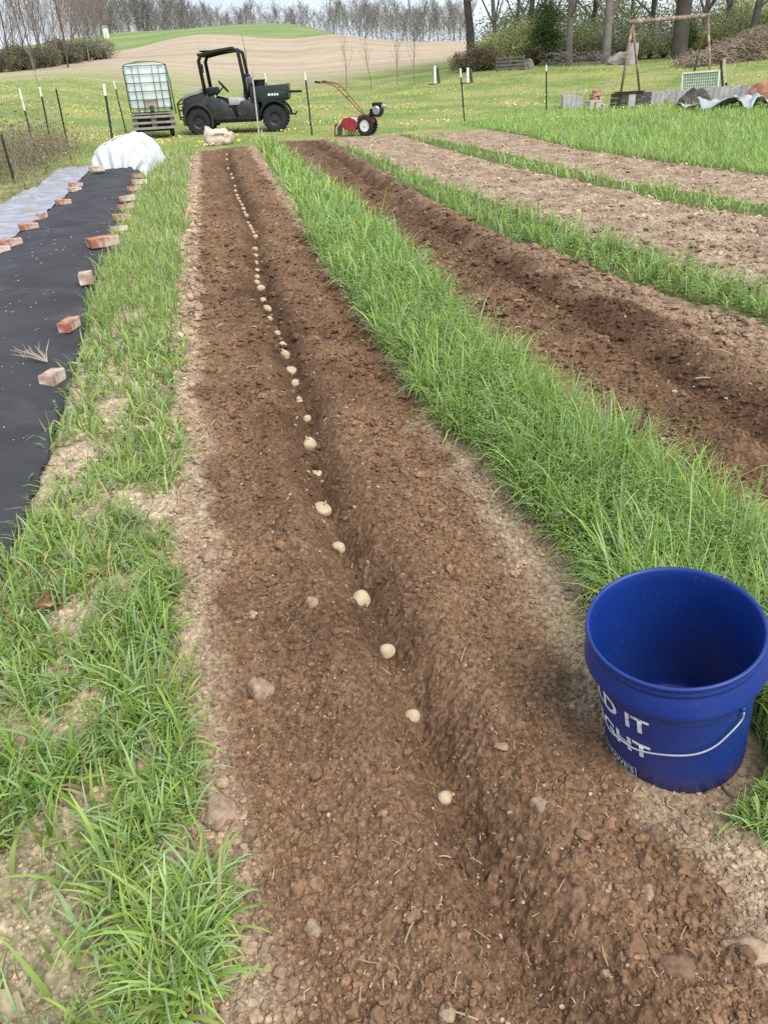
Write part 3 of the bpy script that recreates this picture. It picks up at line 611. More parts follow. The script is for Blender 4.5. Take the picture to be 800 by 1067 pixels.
for k, (px, py, w, h, b, lab) in enumerate(STN):
    if not lab: continue
    p = GP(px, py+h*.25); dep = np.dot(np.array(p)-np.array([0, 0, H]), CF); s_ = .5*dep/FP; rs = RS.uniform(-.13, .13, len(ICO2_V)); rv = np.random.RandomState(k)
    ph = rv.uniform(0, 6, 6); A4 = ICO4_V; V = A4*(1+.13*np.sin(A4[:, :1]*4+ph[0])+.1*np.sin(A4[:, 1:2]*6+ph[1])+.10*pn(A4[:, 0]*4+k, A4[:, 1]*4+A4[:, 2]*3, 3)[:, None]+.09*pn(A4[:, 0]*9+k, A4[:, 1]*9+A4[:, 2]*7, 5)[:, None]+.03*rv.uniform(-1, 1, (len(A4), 1)))
    V = V*np.array([w*s_, min(w, h)*s_*1.15, h*s_*.8])
    o = link('stone', npmesh('stone', V, ICO4_F), m_bstone if b else m_stone, None, p+Vector((0, 0, h*s_*.25))); o.rotation_euler = (0, 0, rv.uniform(-.5, .5)); tag(o, lab, 'stone', 'stones and large clods on the soil')

# dry leaves
m_leaf = mat('dry_leaf', (.42, .25, .13), rough=.7, vary=.3, scale=25, trans=.25, bump=.001, bscale=60)
for k, (px, py, s_, lab, rz) in enumerate(((45,636,.062,'curled brown dry leaf standing in the left grass tufts',1.2),(106,601,.050,'flat tan dry leaf lying between the left tufts',.3),(134,984,.040,'torn orange brown leaf near the bottom left',2.2),(8,1060,.05,'pale dry corn husk at the bottom left corner',-.5))):
    p = GP(px, py); nx, ny = 14, 8; V = []; F = []
    for i in range(nx+1):
        for j in range(ny+1):
            t = i/nx; v = j/ny*2-1; wd = sin(pi*min(1, t*1.02))**.7*.42*(1+.22*sin(t*19+v)); x_ = (t-.5)*2; y_ = v*wd
            z_ = .35*abs(v)**1.6*(1 if k != 1 else .3)+.22*sin(t*5+k)+.10*sin(t*14+v*5)+.3
            V.append((x_*s_, y_*s_, z_*s_))
    F = [(i*(ny+1)+j, (i+1)*(ny+1)+j, (i+1)*(ny+1)+j+1, i*(ny+1)+j+1) for i in range(nx) for j in range(ny)]
    me = npmesh('dry_leaf', V, F); o = link('dry_leaf', me, m_leaf if k != 3 else mat('corn_husk', (.55, .45, .30), rough=.7, vary=.2, trans=.2), None, p+Vector((0, 0, .012 if k == 0 else .006))); o.rotation_euler = (.9 if k == 0 else .1, .35 if k == 0 else .05, rz); tag(o, lab, 'leaf')

# ================================================================== black ground fabric, plastic film, bricks, tunnel
def sheet(name, EL, ER, y0, y1, ny, nx, zf, m, lab, cat, thick=.002, fadeL=0):
    ys = np.linspace(0, 1, ny)**1.6*(y1-y0)+y0; V = []
    t = np.linspace(0, 1, nx)
    for y_ in ys:
        a, b = float(EL(y_)), float(ER(y_)); xs = a+(b-a)*t; yy = np.full(nx, y_); V.append(np.stack([xs, yy+zf(xs, yy, t)[1], zf(xs, yy, t)[0]], 1))
    V = np.array(V).reshape(-1, 3); I = (np.arange(ny-1)[:, None]*nx+np.arange(nx-1)[None]).ravel(); F = np.stack([I, I+nx, I+nx+1, I+1], 1)
    o = link(name, npmesh(name, V, F), m); md = o.modifiers.new('thickness', 'SOLIDIFY'); md.thickness = thick; md.offset = -1; return tag(o, lab, cat)
def zfab(x, y, t):
    base = macro(x, y)+.022; bulge = .045*np.clip(np.sin(pi*np.clip(t, 0, 1)), 0, 1)**.55
    w = .010*fbm(x*2.2+y*.8, y*1.4, 101, 3)+.012*np.abs(pn((x-y*.4)*3+5, y*.5+x, 105))**.7*-1+.007*pn((x+y*.25)*9, y*1.7, 103)+.016*np.maximum(0, pn(x*1.2+y*3.4+2, y*.35-x*.4, 107)-.22)
    far = ss(8.5, 13, y); w = w+far*(.055*np.maximum(0, np.sin((x*.9-y*.55)*7)+.2)*(.5+pn(x*2, y, 109)))
    edgepull = ss(.86, 1, t)*.014*np.sin(y*26+3*pn(y*3, x*0, 113))*(y < 9)
    hump = .07*ss(10.5, 13.2, y)
    return base+bulge*(1-.25*far)+w*np.clip(np.minimum(t, 1-t)*10+.25, 0, 1)+edgepull+hump*np.sin(pi*np.clip(t, .0, 1))**.5, 0*y
m_fab = mat('black_fabric', (.043, .042, .044), rough=.8, vary=.22, scale=3.0, bump=.0008, bscale=260, spec=.25, spots=(.085, .085, .09), sscale=2.2, sthr=(.52, .80))
sheet('weed_fabric', E_FL, lambda y: E_FR(y)+.015, .6, 13.3, 420, 110, zfab, m_fab, 'black woven ground fabric stretched over the left bed', 'fabric')
def zfilm(x, y, t):
    w = .022*np.abs(pn(x*5+y*1.5, y*1.6-x*3, 121))+.012*np.abs(pn(x*16+y*5, y*5, 123))
    return macro(x, y)+.014+w+.02*np.maximum(0, pn(x*3.0+y*1.6, y*.5, 127)-.3), 0*y
m_film = mat('silver_film', (.30, .30, .335), rough=.4, vary=.3, scale=5, spec=.5, spots=(.27, .215, .165), sscale=4.5, sthr=(.50, .62), bump=.002, bscale=30)
sheet('plastic_film', E_ML, lambda y: E_FL(y)-.02, 3.5, 14.6, 260, 90, zfilm, m_film, 'weathered silver grey mulch film beside the black fabric', 'plastic film', .001)
# pale specks (petals) on the fabric
n = 190; x, y, d = polar(2600, 2.4, 12, -34, 0); ok = (x > E_FL(y)+.05)*(x < E_FR(y)-.05); x, y, d = x[ok][:n], y[ok][:n], d[ok][:n]; n = len(x)
tt = (x-E_FL(y))/(E_FR(y)-E_FL(y)); z = zfab(x, y, tt)[0]+.004; s = RS.uniform(.003, .0065, n)*np.clip(d/4, .8, 1.8); V = np.zeros((n, 5, 3)); a = RS.uniform(0, 6, n)
for k in range(4): V[:, k] = np.stack([x+s*np.cos(a+k*pi/2)*(1 if k % 2 else .7), y+s*np.sin(a+k*pi/2), z], 1)
F = (np.array([[0, 1, 2, 3]])[None]+(np.arange(n)*5)[:, None, None]).reshape(-1, 4); V[:, 4] = V[:, 0]
tag(link('fallen_petals', npmesh('fallen_petals', V.reshape(-1, 3), F), mat('petal_white', (.5, .49, .47), rough=.6)), 'tiny white petals sprinkled over the black fabric', 'petals', None, 'stuff')

m_brick = mat('red_brick', (.36, .145, .085), rough=.9, vary=.2, scale=14, bump=.003, bscale=50, spots=(.55, .44, .37), sscale=9, sthr=(.46, .62))
m_brick2 = mat('pale_brick', (.38, .26, .195), rough=.9, vary=.2, scale=14, bump=.003, bscale=50, spots=(.66, .56, .48), sscale=9, sthr=(.45, .62))
def brick_proto(m):
    mb = MB(); mb.box(-.10, .10, -.048, .048, 0, .06); o = mb.build('brick', m, None, bevel=.004); return o
b1 = brick_proto(m_brick); b2 = brick_proto(m_brick2)
BRK = [(58,402,2,75,1.0,'pale tan brick holding the fabric beside the dry twig'),(76,349,1,70,1.0,'red brick on the right fabric edge, next beyond the twig brick'),(98,299,2,95,.9,'pale upright brick on the right fabric edge, third from the near end'),(114,259,1,25,1.25,'long slanting brick on the right fabric edge, fourth from the near end'),(130,243,2,10,.75,'small pale brick, fifth along the right fabric edge'),(132,231,1,5,.9,'dark sided brick, sixth along the right fabric edge'),(136,219,1,5,.85,'dull red brick, seventh along the right fabric edge'),(137.5,210,2,0,.9,'pale topped brick, eighth along the right fabric edge'),(144,199,1,0,.9,'brick, ninth along the right fabric edge'),(149,192,2,10,1.0,'pale brick, tenth along the right fabric edge'),(147,185,1,0,.85,'far brick where the right fabric edge meets the tunnel'),
       (106,185,2,10,1.1,'pale brick on the far end of the fabric, left of the post'),(80,194,1,10,1.2,'red brick on the left fabric edge nearest the tunnel'),(79,199,2,15,1.1,'tan brick just in front of the far left brick'),(67.5,213,1,20,1.1,'dark red brick on the left fabric edge, fourth from the near end'),(45.5,228,2,80,1.0,'upright tan brick on the left fabric edge, third from the near end'),(32,240,1,25,1.1,'low red brick on the left fabric edge, second from the near end'),(13,256,1,20,1.25,'large dark red brick at the near left fabric edge'),(1,262,2,20,1.1,'pale brick cut by the left side of the picture')]
first = {1: b1, 2: b2}; used = {1: False, 2: False}
for px, py, k, rz, s_, lab in BRK:
    o = first[k] if not used[k] else first[k].copy()
    if used[k]: LINK(o)
    used[k] = True; p = GP(px, py+4); tt = (p.x-float(E_FL(p.y)))/(float(E_FR(p.y))-float(E_FL(p.y)))
    z_ = max(p.z+.02, float(zfab(np.array([p.x]), np.array([p.y]), np.array([min(1, max(0, tt))]))[0][0]) if 0 <= tt <= 1 else p.z+.02)
    o.location = (p.x, p.y, z_); o.rotation_euler = (RS.uniform(-.08, .08), RS.uniform(-.08, .08), radians(rz)); q_ = .66 if p.y < 4.6 else (.95 if px > 95 else .75); z_ += .035 if q_ > .9 else 0; o.location.x -= .03 if q_ > .9 else 0; o.location.z = z_; o.scale = (s_*q_, s_*q_, s_*q_*(1 if rz < 60 else 1.3)); tag(o, lab, 'brick', 'bricks weighing down the fabric')
# dry twig plant behind the near brick
p = GP(50, 388); tw = thing('dry_twig', 'dead pale twig lying on the fabric behind the near brick', 'twig', p+Vector((0, 0, .05))); mb = MB(); rv = random.Random(4)
for k in range(11):
    a = radians(60+rv.uniform(0, 150)); l = rv.uniform(.06, .15); q = Vector((cos(a)*l, sin(a)*l*.4, rv.uniform(.02, .09)))
    mb.tube([(0.01, 0, 0), tuple(q*.5+Vector((0, 0, .01))), tuple(q)], [.0028, .002, .001], 5)
    mb.tube([tuple(q*.55), tuple(q*.8+Vector((rv.uniform(-.02, .02), .01, .03)))], [.0015, .0008], 4)
mb.build('branches', mat('dead_wood', (.42, .33, .27), rough=.9), tw)

# low tunnel of white row cover
pa, pb = GP(94, 185), GP(152, 183); pk = AT(127, 147, (Vector((pa.x, pa.y)).length+Vector((pb.x, pb.y)).length)/2)
ctr = (pa+pb)/2; wv = (pb-pa)/2; R_w = wv.length; R_h = pk.z-ctr.z; yv = Vector((.12, 1, 0)).normalized(); Ltun = 2.1
tun = thing('low_tunnel', 'white row cover tunnel bulging over hoops at the far end of the black fabric', 'row cover', ctr)
V = []; NU, NV = 60, 60
for i in range(NV+1):
    s_ = i/NV; e = (1-(1-min(1, s_/.10))**2)**.5 if s_ < .10 else 1.0; e2 = 1 if s_ < .93 else (1-((s_-.93)/.07)**2)**.5
    hop = 1-.05*abs(sin(s_*pi*2))*1.0; sc_ = .55+.45*e; sh = e*e2*hop*(1+.10*s_)
    for j in range(NU+1):
        a = pi*j/NU; xx = -cos(a); zz = sin(a)**.85; q = wv*xx*(sc_ if s_ < .1 else 1)*(1+.05*s_)+yv*(s_*Ltun-(1-e)*.0)
        wr = .004*sin(j*.9+s_*7)+.02*float(pn(np.array([j*.22]), np.array([s_*7.]), 131)[0])
        z_ = R_h*zz*sh+wr*zz; V.append((q.x+wr*.5, q.y+.05*sin(j*.6)*(s_ < .1), q.z*(1)+z_-.01))
F = [(i*(NU+1)+j, (i+1)*(NU+1)+j, (i+1)*(NU+1)+j+1, i*(NU+1)+j+1) for i in range(NV) for j in range(NU)]
m_cover = mat('row_cover', (.80, .82, .83), rough=.8, vary=.05, scale=5, trans=.25, bump=.004, bscale=14)
link('cover', npmesh('cover', V, F), m_cover, tun)
for s_, nm in ((.11, 'hoop'), (.5, 'hoop')):
    MB().tube([tuple(wv*(-cos(pi*k/24))*(1+.05*s_)+yv*s_*Ltun+Vector((0, 0, R_h*sin(pi*k/24)**.85*(1.0+.10*s_)*(1-.05*abs(sin(s_*pi*2)))+.006))) for k in range(25)], .009, 6).build(nm, mat('hoop_wire', (.62, .64, .66), rough=.5), tun, smooth=True)
# ================================================================== posts
m_tpost = mat('post_dark_green', (.022, .030, .026), rough=.6, vary=.2); m_tip = mat('post_white_paint', (.74, .76, .70), rough=.6, vary=.08)
m_wire = mat('grey_wire', (.18, .18, .18), rough=.5, metal=.5); m_fibre = mat('grey_fibreglass', (.40, .41, .38), rough=.6)
def post(base, top, lab, w=.016, white=.13, mb_=None, mt=None, name='fence_post', cat='post', group='posts around the garden'):
    B = GP(*base); D = hypot(B.x, B.y); Tp = AT(top[0], top[1], D); ax = Tp-B; L = ax.length; q = ax.to_track_quat('Z', 'Y')
    t = thing(name, lab, cat, B, 0, group); t.rotation_mode = 'QUATERNION'; t.rotation_quaternion = q
    mb = MB(); z1 = L*(1-white); mb.box(-w, w, -w*.25, w*.25, -.05, z1); mb.box(-w*.25, w*.25, w*.25+.001, w*1.7, -.05, z1)
    for k in range(int(z1/.09)): mb.box(-w*.5, w*.5, -w*.62, -w*.25-.001, .05+k*.09, .075+k*.09)
    mb.build('shaft', mb_ or m_tpost, t)
    if white > 0:
        mb = MB(); mb.box(-w, w, -w*.25, w*.25, z1+.001, L); mb.box(-w*.25, w*.25, w*.25+.001, w*1.7, z1+.001, L); mb.build('painted_tip', mt or m_tip, t)
    return t, L
post((123,177), (109,87), 'near dark T post with white tip standing against the white tunnel', .018, .13)
t, L = post((131,138), (118,84), 'thin dark post with white tip behind the tunnel carrying a long grey rod', .016, .15)
mb = MB(); mb.tube([(0, .02, L*.6), (-.01, .02, L*1.25), (-.05, .02, L*1.55)], [.007, .005, .003], 6); mb.build('rod', m_fibre, t)
post((39,166), (21,92), 'leaning dark post with ragged white paint at the left fence', .018, .30)
post((56,160), (42,90), 'dark post with short white tip, middle one of the left fence', .018, .14)
post((72,154), (59,92), 'plain black post without white tip at the end of the left fence', .018, 0)
post((14,189), (0,140), 'dark post at the left side of the picture, half behind brambles', .018, 0)
post((324.6,141), (317,75), 'dark green post with white tip between utility vehicle and tiller', .018, .12)
post((483.5,128), (479,71), 'dark green post with white tip right of the tiller', .018, .16)
post((568.6,114), (568.6,67), 'dark green post with white tip left of the scrap heap', .02, .14)
post((282.5,126), (275.5,76), 'dark pole with pale top standing against the vehicle bed', .018, .18)
post((270,140), (262,70), 'light grey pole standing in front of the utility vehicle', .017, 0, m_fibre)
post((755.5,89), (753.5,61), 'pale weathered stake behind the raised bed', .04, .9, m_tpost, mat('pale_stake', (.50, .50, .40), rough=.8))
post((752,90), (750,63), 'dark stake just left of the pale weathered stake', .035, 0)
post((779,88), (792,71), 'thin yellow stick leaning to the right behind the raised bed', .02, 0, mat('yellow_stick', (.45, .42, .15), rough=.7), name='garden_stake')
# fence mesh between the left posts
pA, pB = GP(-8, 200), GP(72, 154)
fm = thing('wire_fence', 'sagging rusty wire mesh along the left bramble edge', 'fence', pA); mb = MB(); dv = pB-pA
for k in range(7): mb.tube([tuple(dv*(i/12)+Vector((0, .01*sin(i*2+k), .12+k*.15+.02*sin(i*1.7+k)))) for i in range(13)], .0025, 4)
for k in range(40): mb.tube([tuple(dv*(k/39)+Vector((0, 0, .1))), tuple(dv*(k/39)+Vector((.02, 0, 1.05)))], .002, 4)
mb.build('mesh_panel', mat('rusty_wire', (.16, .12, .10), rough=.8), fm)
# brambles
mb = MB(); rv = random.Random(8)
for k in range(560):
    t = rv.random()**.8; b = pA+dv*(t*1.02-.02)+Vector((rv.gauss(-.35, .45), rv.gauss(0, .5), 0)); b.z = gz(b.x, b.y); a = rv.uniform(0, 6.28); l = rv.uniform(.35, 1.0)*(1.1-.55*t); q = [b]
    bd = rv.uniform(.1, .8)
    for i in range(1, 6):
        s_ = i/5; q.append(b+Vector((cos(a)*l*bd*s_*s_, sin(a)*l*bd*s_*s_, l*(s_-.35*s_*s_*bd)))+Vector((rv.gauss(0, .02), rv.gauss(0, .02), 0)))
    mb.tube(q, [rv.uniform(.004, .008)*(1-.14*i) for i in range(6)], 3, False)
tag(mb.build('bramble', mat('dead_bramble', (.27, .21, .15), rough=.9, vary=.35, scale=3), None), 'tangle of dead brown bramble stems along the left fence', 'brambles', None, 'stuff')
n = 5000; t = RS.rand(n)**.8; x = pA.x+dv.x*t+RS.normal(-.35, .45, n); y = pA.y+dv.y*t+RS.normal(0, .5, n); z = macro(x, y)+np.abs(RS.normal(0, .38, n))*(1.1-.5*t); s = RS.uniform(.01, .024, n)
V = np.zeros((n, 4, 3)); Rm = randrot(n)
for k, (a, b) in enumerate(((-1, -.5), (1, -.5), (1, .5), (-1, .5))): V[:, k] = np.stack([x, y, z], 1)+np.einsum('nij,j->ni', Rm, np.array([a, b, 0]))*s[:, None]
C = np.where((RS.rand(n) < .45)[:, None], np.array([[.15, .19, .06]]), np.array([[.30, .22, .14]])); tag(link('bramble_leaves', npmesh('bramble_leaves', V.reshape(-1, 3), np.arange(4*n).reshape(-1, 4), np.repeat(C, 4, 0)), m_grass), 'small green and brown leaves among the bramble stems', 'leaves', None, 'stuff')

# ================================================================== water tank on a cart
pl, pr = GP(141, 143), GP(184, 141); mid = (pl+pr)/2; D = hypot(mid.x, mid.y); ang = -atan2(mid.x, mid.y)+.03; Wt = (pr-pl).length*.98
topz = AT(150, 66, D).z-mid.z
m_gap_shade = mat('slat_gap_shade', (.02, .018, .016), rough=.9)  # near-black colour standing in for the shade between the pallet slats
cart = thing('cart', 'low grey wooden cart with small wheels under the water tank', 'cart', mid, ang)
m_gwood = mat('grey_wood', (.27, .25, .23), rough=.9, vary=.25, scale=8, bump=.004, bscale=20); m_tyre = mat('black_rubber', (.025, .025, .027), rough=.85, vary=.2)
hw = Wt/2; z0, z1 = topz*.12, topz*.30; mb = MB()
for zz in (z0, z0+(z1-z0)*.42, z0+(z1-z0)*.86): mb.box(-hw, hw, -.55, -.50, zz, zz+.05); mb.box(-hw, hw, .50, .55, zz, zz+.05)
for k in range(3): mb.box(-hw+(2*hw-.12)*k/2, -hw+(2*hw-.12)*k/2+.12, -.495, .495, z0+.005, z1+.005)
mb.build('pallet_slats', m_gwood, cart, bevel=.004); MB().box(-hw*.9, hw*.9, -.40, .40, z0+.01, z1).build('gap_shade_box', m_gap_shade, cart)  # dark inner box added so the gaps between slats look shaded
mb = MB()
for k in range(7): mb.box(-hw+.01, hw-.01, -.49+k*.142, -.49+k*.142+.10, z1+.045, z1+.07)
mb.build('deck', m_gwood, cart)
for sx in (-1, 1):
    mb = MB(); mb.lathe([(.03, -.05), (.13, -.05), (.15, -.03), (.15, .03), (.13, .05), (.03, .05)], 24, 'x', (sx*(hw-.10), -.2, .15)); w_ = mb.build('wheel', m_tyre, cart, smooth='auto')
MB().tube([(-hw+.1, -.2, .15), (hw-.1, -.2, .15)], .02, 8).build('axle', mat('dark_steel', (.06, .06, .065), rough=.5, metal=.6), cart)
tank = thing('water_tank', 'pale translucent square water tank in a wire cage', 'water tank', mid+Vector((0, 0, z1+.075)), ang); th_ = topz-z1-.09
m_tank = mat('milky_plastic', (.80, .86, .84), rough=.35, vary=.08, scale=3, spec=.5, trans=.3)
mb = MB(); mb.box(-hw*.93, hw*.93, -.5, .5, .06, th_); mb.build('container', m_tank, tank, bevel=.07, smooth='auto')
m_cage = mat('galvanised_tube', (.16, .19, .19), rough=.45, metal=.6); mb = MB(); e = hw*.965; f_ = .535
for zz in np.linspace(.10, th_-.03, 6): mb.tube([(-e, -f_, zz), (e, -f_, zz), (e, f_, zz), (-e, f_, zz), (-e, -f_, zz)], .010, 6)
for xx in (-1, -.62, -.32, .32, .62, 1):
    for yy in (-f_, f_): mb.tube([(xx*e, yy*1.012, .02), (xx*e, yy*1.012, th_-.02)], .009, 6)
for yy in (-.3, 0, .3):
    for xx in (-e*1.01, e*1.01): mb.tube([(xx, yy, .02), (xx, yy, th_-.02)], .012, 6)
mb.build('cage', m_cage, tank, smooth=True)
mb = MB(); mb.tube([(0, -.50, .10), (0, -.60, .09), (0, -.62, .03)], [.05, .05, .04], 12); mb.box(-.05, .05, -.63, -.60, .12, .14); mb.build('valve', mat('black_valve', (.03, .03, .03), rough=.5), tank, smooth='auto')
MB().box(-.16, .16, -.505, -.498, .08, .28).build('valve_recess', mat('dull_brown_plastic', (.33, .29, .24), rough=.8), tank, bevel=.002)  # flat plate behind the valve, browner and darker than the tank wall
mb = MB(); 
for k in range(2): mb.tube([(-e, -f_-.02, th_*.55), (-e-.02, -f_-.02, th_*.85), (-e+.03, -f_-.02, th_+.0), (-e*.3, -f_+.03*k, th_+.035+.02*k), (e*.5, -f_+.04*k, th_+.05), (e+.0, -f_-.02, th_-.02), (e+.03+.02*k, -f_-.03, th_*.6), (e+.05+.02*k, -f_-.04, -.05)], .009, 6)
mb.build('hose', mat('green_hose', (.03, .20, .09), rough=.5), tank, smooth=True)

# ================================================================== utility vehicle
pF, pR = GP(206, 139.5), GP(290, 137); dv2 = pF-pR; Lw = Vector((dv2.x, dv2.y)).length; sU = Lw/2.1; angU = radians(170)
print('utv scale', sU, degrees(angU)); sU = .905
m_ub = mat('black_body_plastic', (.022, .023, .025), rough=.42, vary=.2, spec=.5, spots=(.11, .10, .085), sscale=3.5, sthr=(.52, .8)); m_ug = mat('dark_green_panel', (.014, .022, .021), rough=.35, vary=.12, spec=.5)
m_um = mat('matt_black_steel', (.012, .012, .013), rough=.6); m_hood = mat('hood_dust_and_sheen', (.26, .255, .26), rough=.4, vary=.25, scale=4, spec=.6)  # hood grey holds dust and a painted-in sky highlight
m_rim = mat('dark_wheel_rim', (.05, .05, .055), rough=.5, metal=.4); m_lens = mat('lamp_lens', (.55, .57, .60), rough=.15, spec=.8); m_seat = mat('grey_vinyl_seat', (.14, .14, .15), rough=.6); m_pale = mat('pale_vinyl', (.42, .42, .40), rough=.6)
utv = thing('utility_vehicle', 'black open utility vehicle with roll cage and cargo bed facing left', 'utility vehicle', pR+Vector((-.05, 0, 0)), angU); utv.scale = (sU, sU, sU*1.0)
# x forward from rear axle; the near side is +y when facing left (away side -y): the camera sees the side towards it
wy0, wy1 = -1.40, 0.0
Sd = 1
def UB(prof, y0, y1, nm, m, bev=.02): mb = MB(); mb.prism(prof, y0, y1); return mb.build(nm, m, utv, bevel=bev, smooth='auto')
# side nearest the camera: local y>0 or <0?
side = 1 if (Matrix.Rotation(angU, 3, 'Z')@Vector((0, 1, 0))).dot(Vector((-pR.x, -pR.y, 0))) > 0 else -1
def yy(a): return -side*a          # a: 0 at the near side, grows to the far side
def UP(prof, a0, a1, nm, m, bev=.02): return UB(prof, min(yy(a0), yy(a1)), max(yy(a0), yy(a1)), nm, m, bev)
Wd = 1.42
UP([(2.50, .42), (2.54, .66), (2.50, .90), (2.30, 1.00), (1.78, 1.12), (1.72, .30), (2.30, .30)], .16, Wd-.16, 'front_body', m_ub, .025)
UP([(2.51, .87), (2.30, .96), (1.80, 1.07), (1.82, 1.165), (2.30, 1.05), (2.50, .955)], .13, Wd-.13, 'hood', m_hood, .012)
UP([(2.52, .48), (2.50, .72), (2.58, .72), (2.58, .48)], .30, Wd-.30, 'grille', m_um, .01)
# tub, sills, doors
UP([(1.80, .28), (1.80, .42), (.42, .42), (.42, .28)], .06, Wd-.06, 'floor_pan', m_um, .01)
for a0 in (.03, Wd-.07):
    d_ = UP([(1.78, .36), (1.82, .80), (1.70, .94), (1.40, .86), (1.20, .70), (1.04, .36)], a0, a0+.04, 'door', m_ub, .012)
    mb = MB(); ya = yy(a0-.012) if a0 < .5 else yy(a0+.052); mb.box(1.12, 1.24, min(ya, ya-.0)-.006, ya+.006, .66, .70); mb.build('door_handle', m_um, d_)
    UP([(1.01, .34), (1.03, .66), (.88, .80), (.50, .86), (.42, .70), (.42, .34)], a0+.005, a0+.045, 'side_panel', m_ub, .012)
# fender arches
for a0 in (-.03, Wd-.18):
    prof = [(2.12+.42*cos(a), .36+.44*sin(a)) for a in np.linspace(-.25, pi+.45, 14)]+[(2.12+.36*cos(a), .36+.375*sin(a)) for a in np.linspace(pi+.45, -.25, 14)]
    UP(prof, a0, a0+.21, 'front_fender', m_ub, .006)
    prof = [(0+.44*cos(a), .36+.44*sin(a)) for a in np.linspace(.15, pi-.1, 12)]+[(0+.38*cos(a), .36+.38*sin(a)) for a in np.linspace(pi-.1, .15, 12)]
    UP(prof, a0+.02, a0+.20, 'rear_fender', m_um, .006)
# seat bench
UP([(1.15, .42), (1.18, .68), (.62, .68), (.62, .42)], .14, Wd-.14, 'seat_base', m_um, .02)
UP([(1.24, .70), (1.24, .90), (.62, .86), (.62, .70)], .12, Wd-.12, 'seat', m_pale, .03)
for a0 in (.14, .76): UP([(.72, .78), (.62, 1.36), (.76, 1.38), (.84, .79)], a0, a0+.50, 'backrest', m_seat, .03)
# dash, steering wheel
UP([(1.80, .95), (1.58, 1.00), (1.60, 1.16), (1.80, 1.15)], .14, Wd-.14, 'dashboard', m_um, .03)
sw = MB(); c0 = Vector((1.36, yy(.40), 1.16)); nrm = Vector((-.75, 0, .66)).normalized(); ua = Vector((0, 1, 0)); ub = nrm.cross(ua)
sw.tube([c0+(ua*cos(2*pi*k/20)+ub*sin(2*pi*k/20))*.18 for k in range(21)], .016, 6)
for a in (0, 2.1, 4.2): sw.tube([c0, c0+(ua*cos(a)+ub*sin(a))*.18], .014, 6)
s_o = sw.build('steering_wheel', m_um, utv, smooth=True); MB().tube([c0, c0-nrm*.32], .02, 8).build('steering_column', m_um, s_o)
# roll cage
cg = MB(); rt = .05
for a0 in (.10, Wd-.10):
    cg.tube([(1.84, yy(a0), 1.02), (1.87, yy(a0), 1.40), (1.90, yy(a0), 1.78), (1.82, yy(a0), 1.91), (1.40, yy(a0), 1.985), (.95, yy(a0), 2.03), (.82, yy(a0), 1.96), (.76, yy(a0), 1.45), (.70, yy(a0), .62)], rt, 10)
for x_, z_ in ((1.88, 1.92), (.86, 1.98), (.72, 1.40)): cg.tube([(x_, yy(.10), z_), (x_, yy(Wd-.10), z_)], rt*.9, 10)
cg.build('roll_cage', m_um, utv, smooth=True)
mb = MB(); mb.box(.90, 1.86, min(yy(.14), yy(Wd-.14)), max(yy(.14), yy(Wd-.14)), 1.99, 2.02); mb.build('roof', m_um, utv, bevel=.01)
mb = MB(); mb.tube([(1.80, yy(.05), 1.62), (1.83, yy(-.08), 1.60)], .012, 6); mb.box(1.78, 1.82, min(yy(-.02), yy(-.16)), max(yy(-.02), yy(-.16)), 1.50, 1.70); mb.build('mirror', m_um, utv)
MB().tube([(.64, yy(.02), 1.15), (.60, yy(.0), 1.9), (.66, yy(0), 2.35)], [.01, .008, .004], 6).build('antenna', m_um, utv)
# cargo bed
UP([(.62, .76), (.60, 1.12), (-.42, 1.16), (-.44, .86), (-.30, .74)], .02, .07, 'bed_side', m_ug, .01)
UP([(.62, .76), (.60, 1.12), (-.42, 1.16), (-.44, .86), (-.30, .74)], Wd-.07, Wd-.02, 'bed_side', m_ug, .01)
UP([(.58, .77), (.58, .81), (-.40, .81), (-.40, .77)], .08, Wd-.08, 'bed_floor', m_um, .005)
UP([(-.44, .80), (-.43, 1.17), (-.39, 1.17), (-.40, .80)], .075, Wd-.075, 'tailgate', m_ug, .008)
UP([(.60, .82), (.60, 1.22), (.56, 1.22), (.56, .82)], .09, Wd-.09, 'headboard', m_um, .006)
UP([(.30, .60), (.36, .92), (-.05, 1.0), (-.38, .98), (-.36, .84), (.05, .78)], -.005, .018, 'bed_trim', m_ug, .004)
mb = MB(); ya = yy(-.009)
for k, (xa, w_) in enumerate(((.13, .07), (.04, .06), (-.04, .05), (-.11, .05))): mb.box(xa-w_, xa, ya-.003, ya+.003, .895, .945)
mb.build('decal', m_tip, utv)
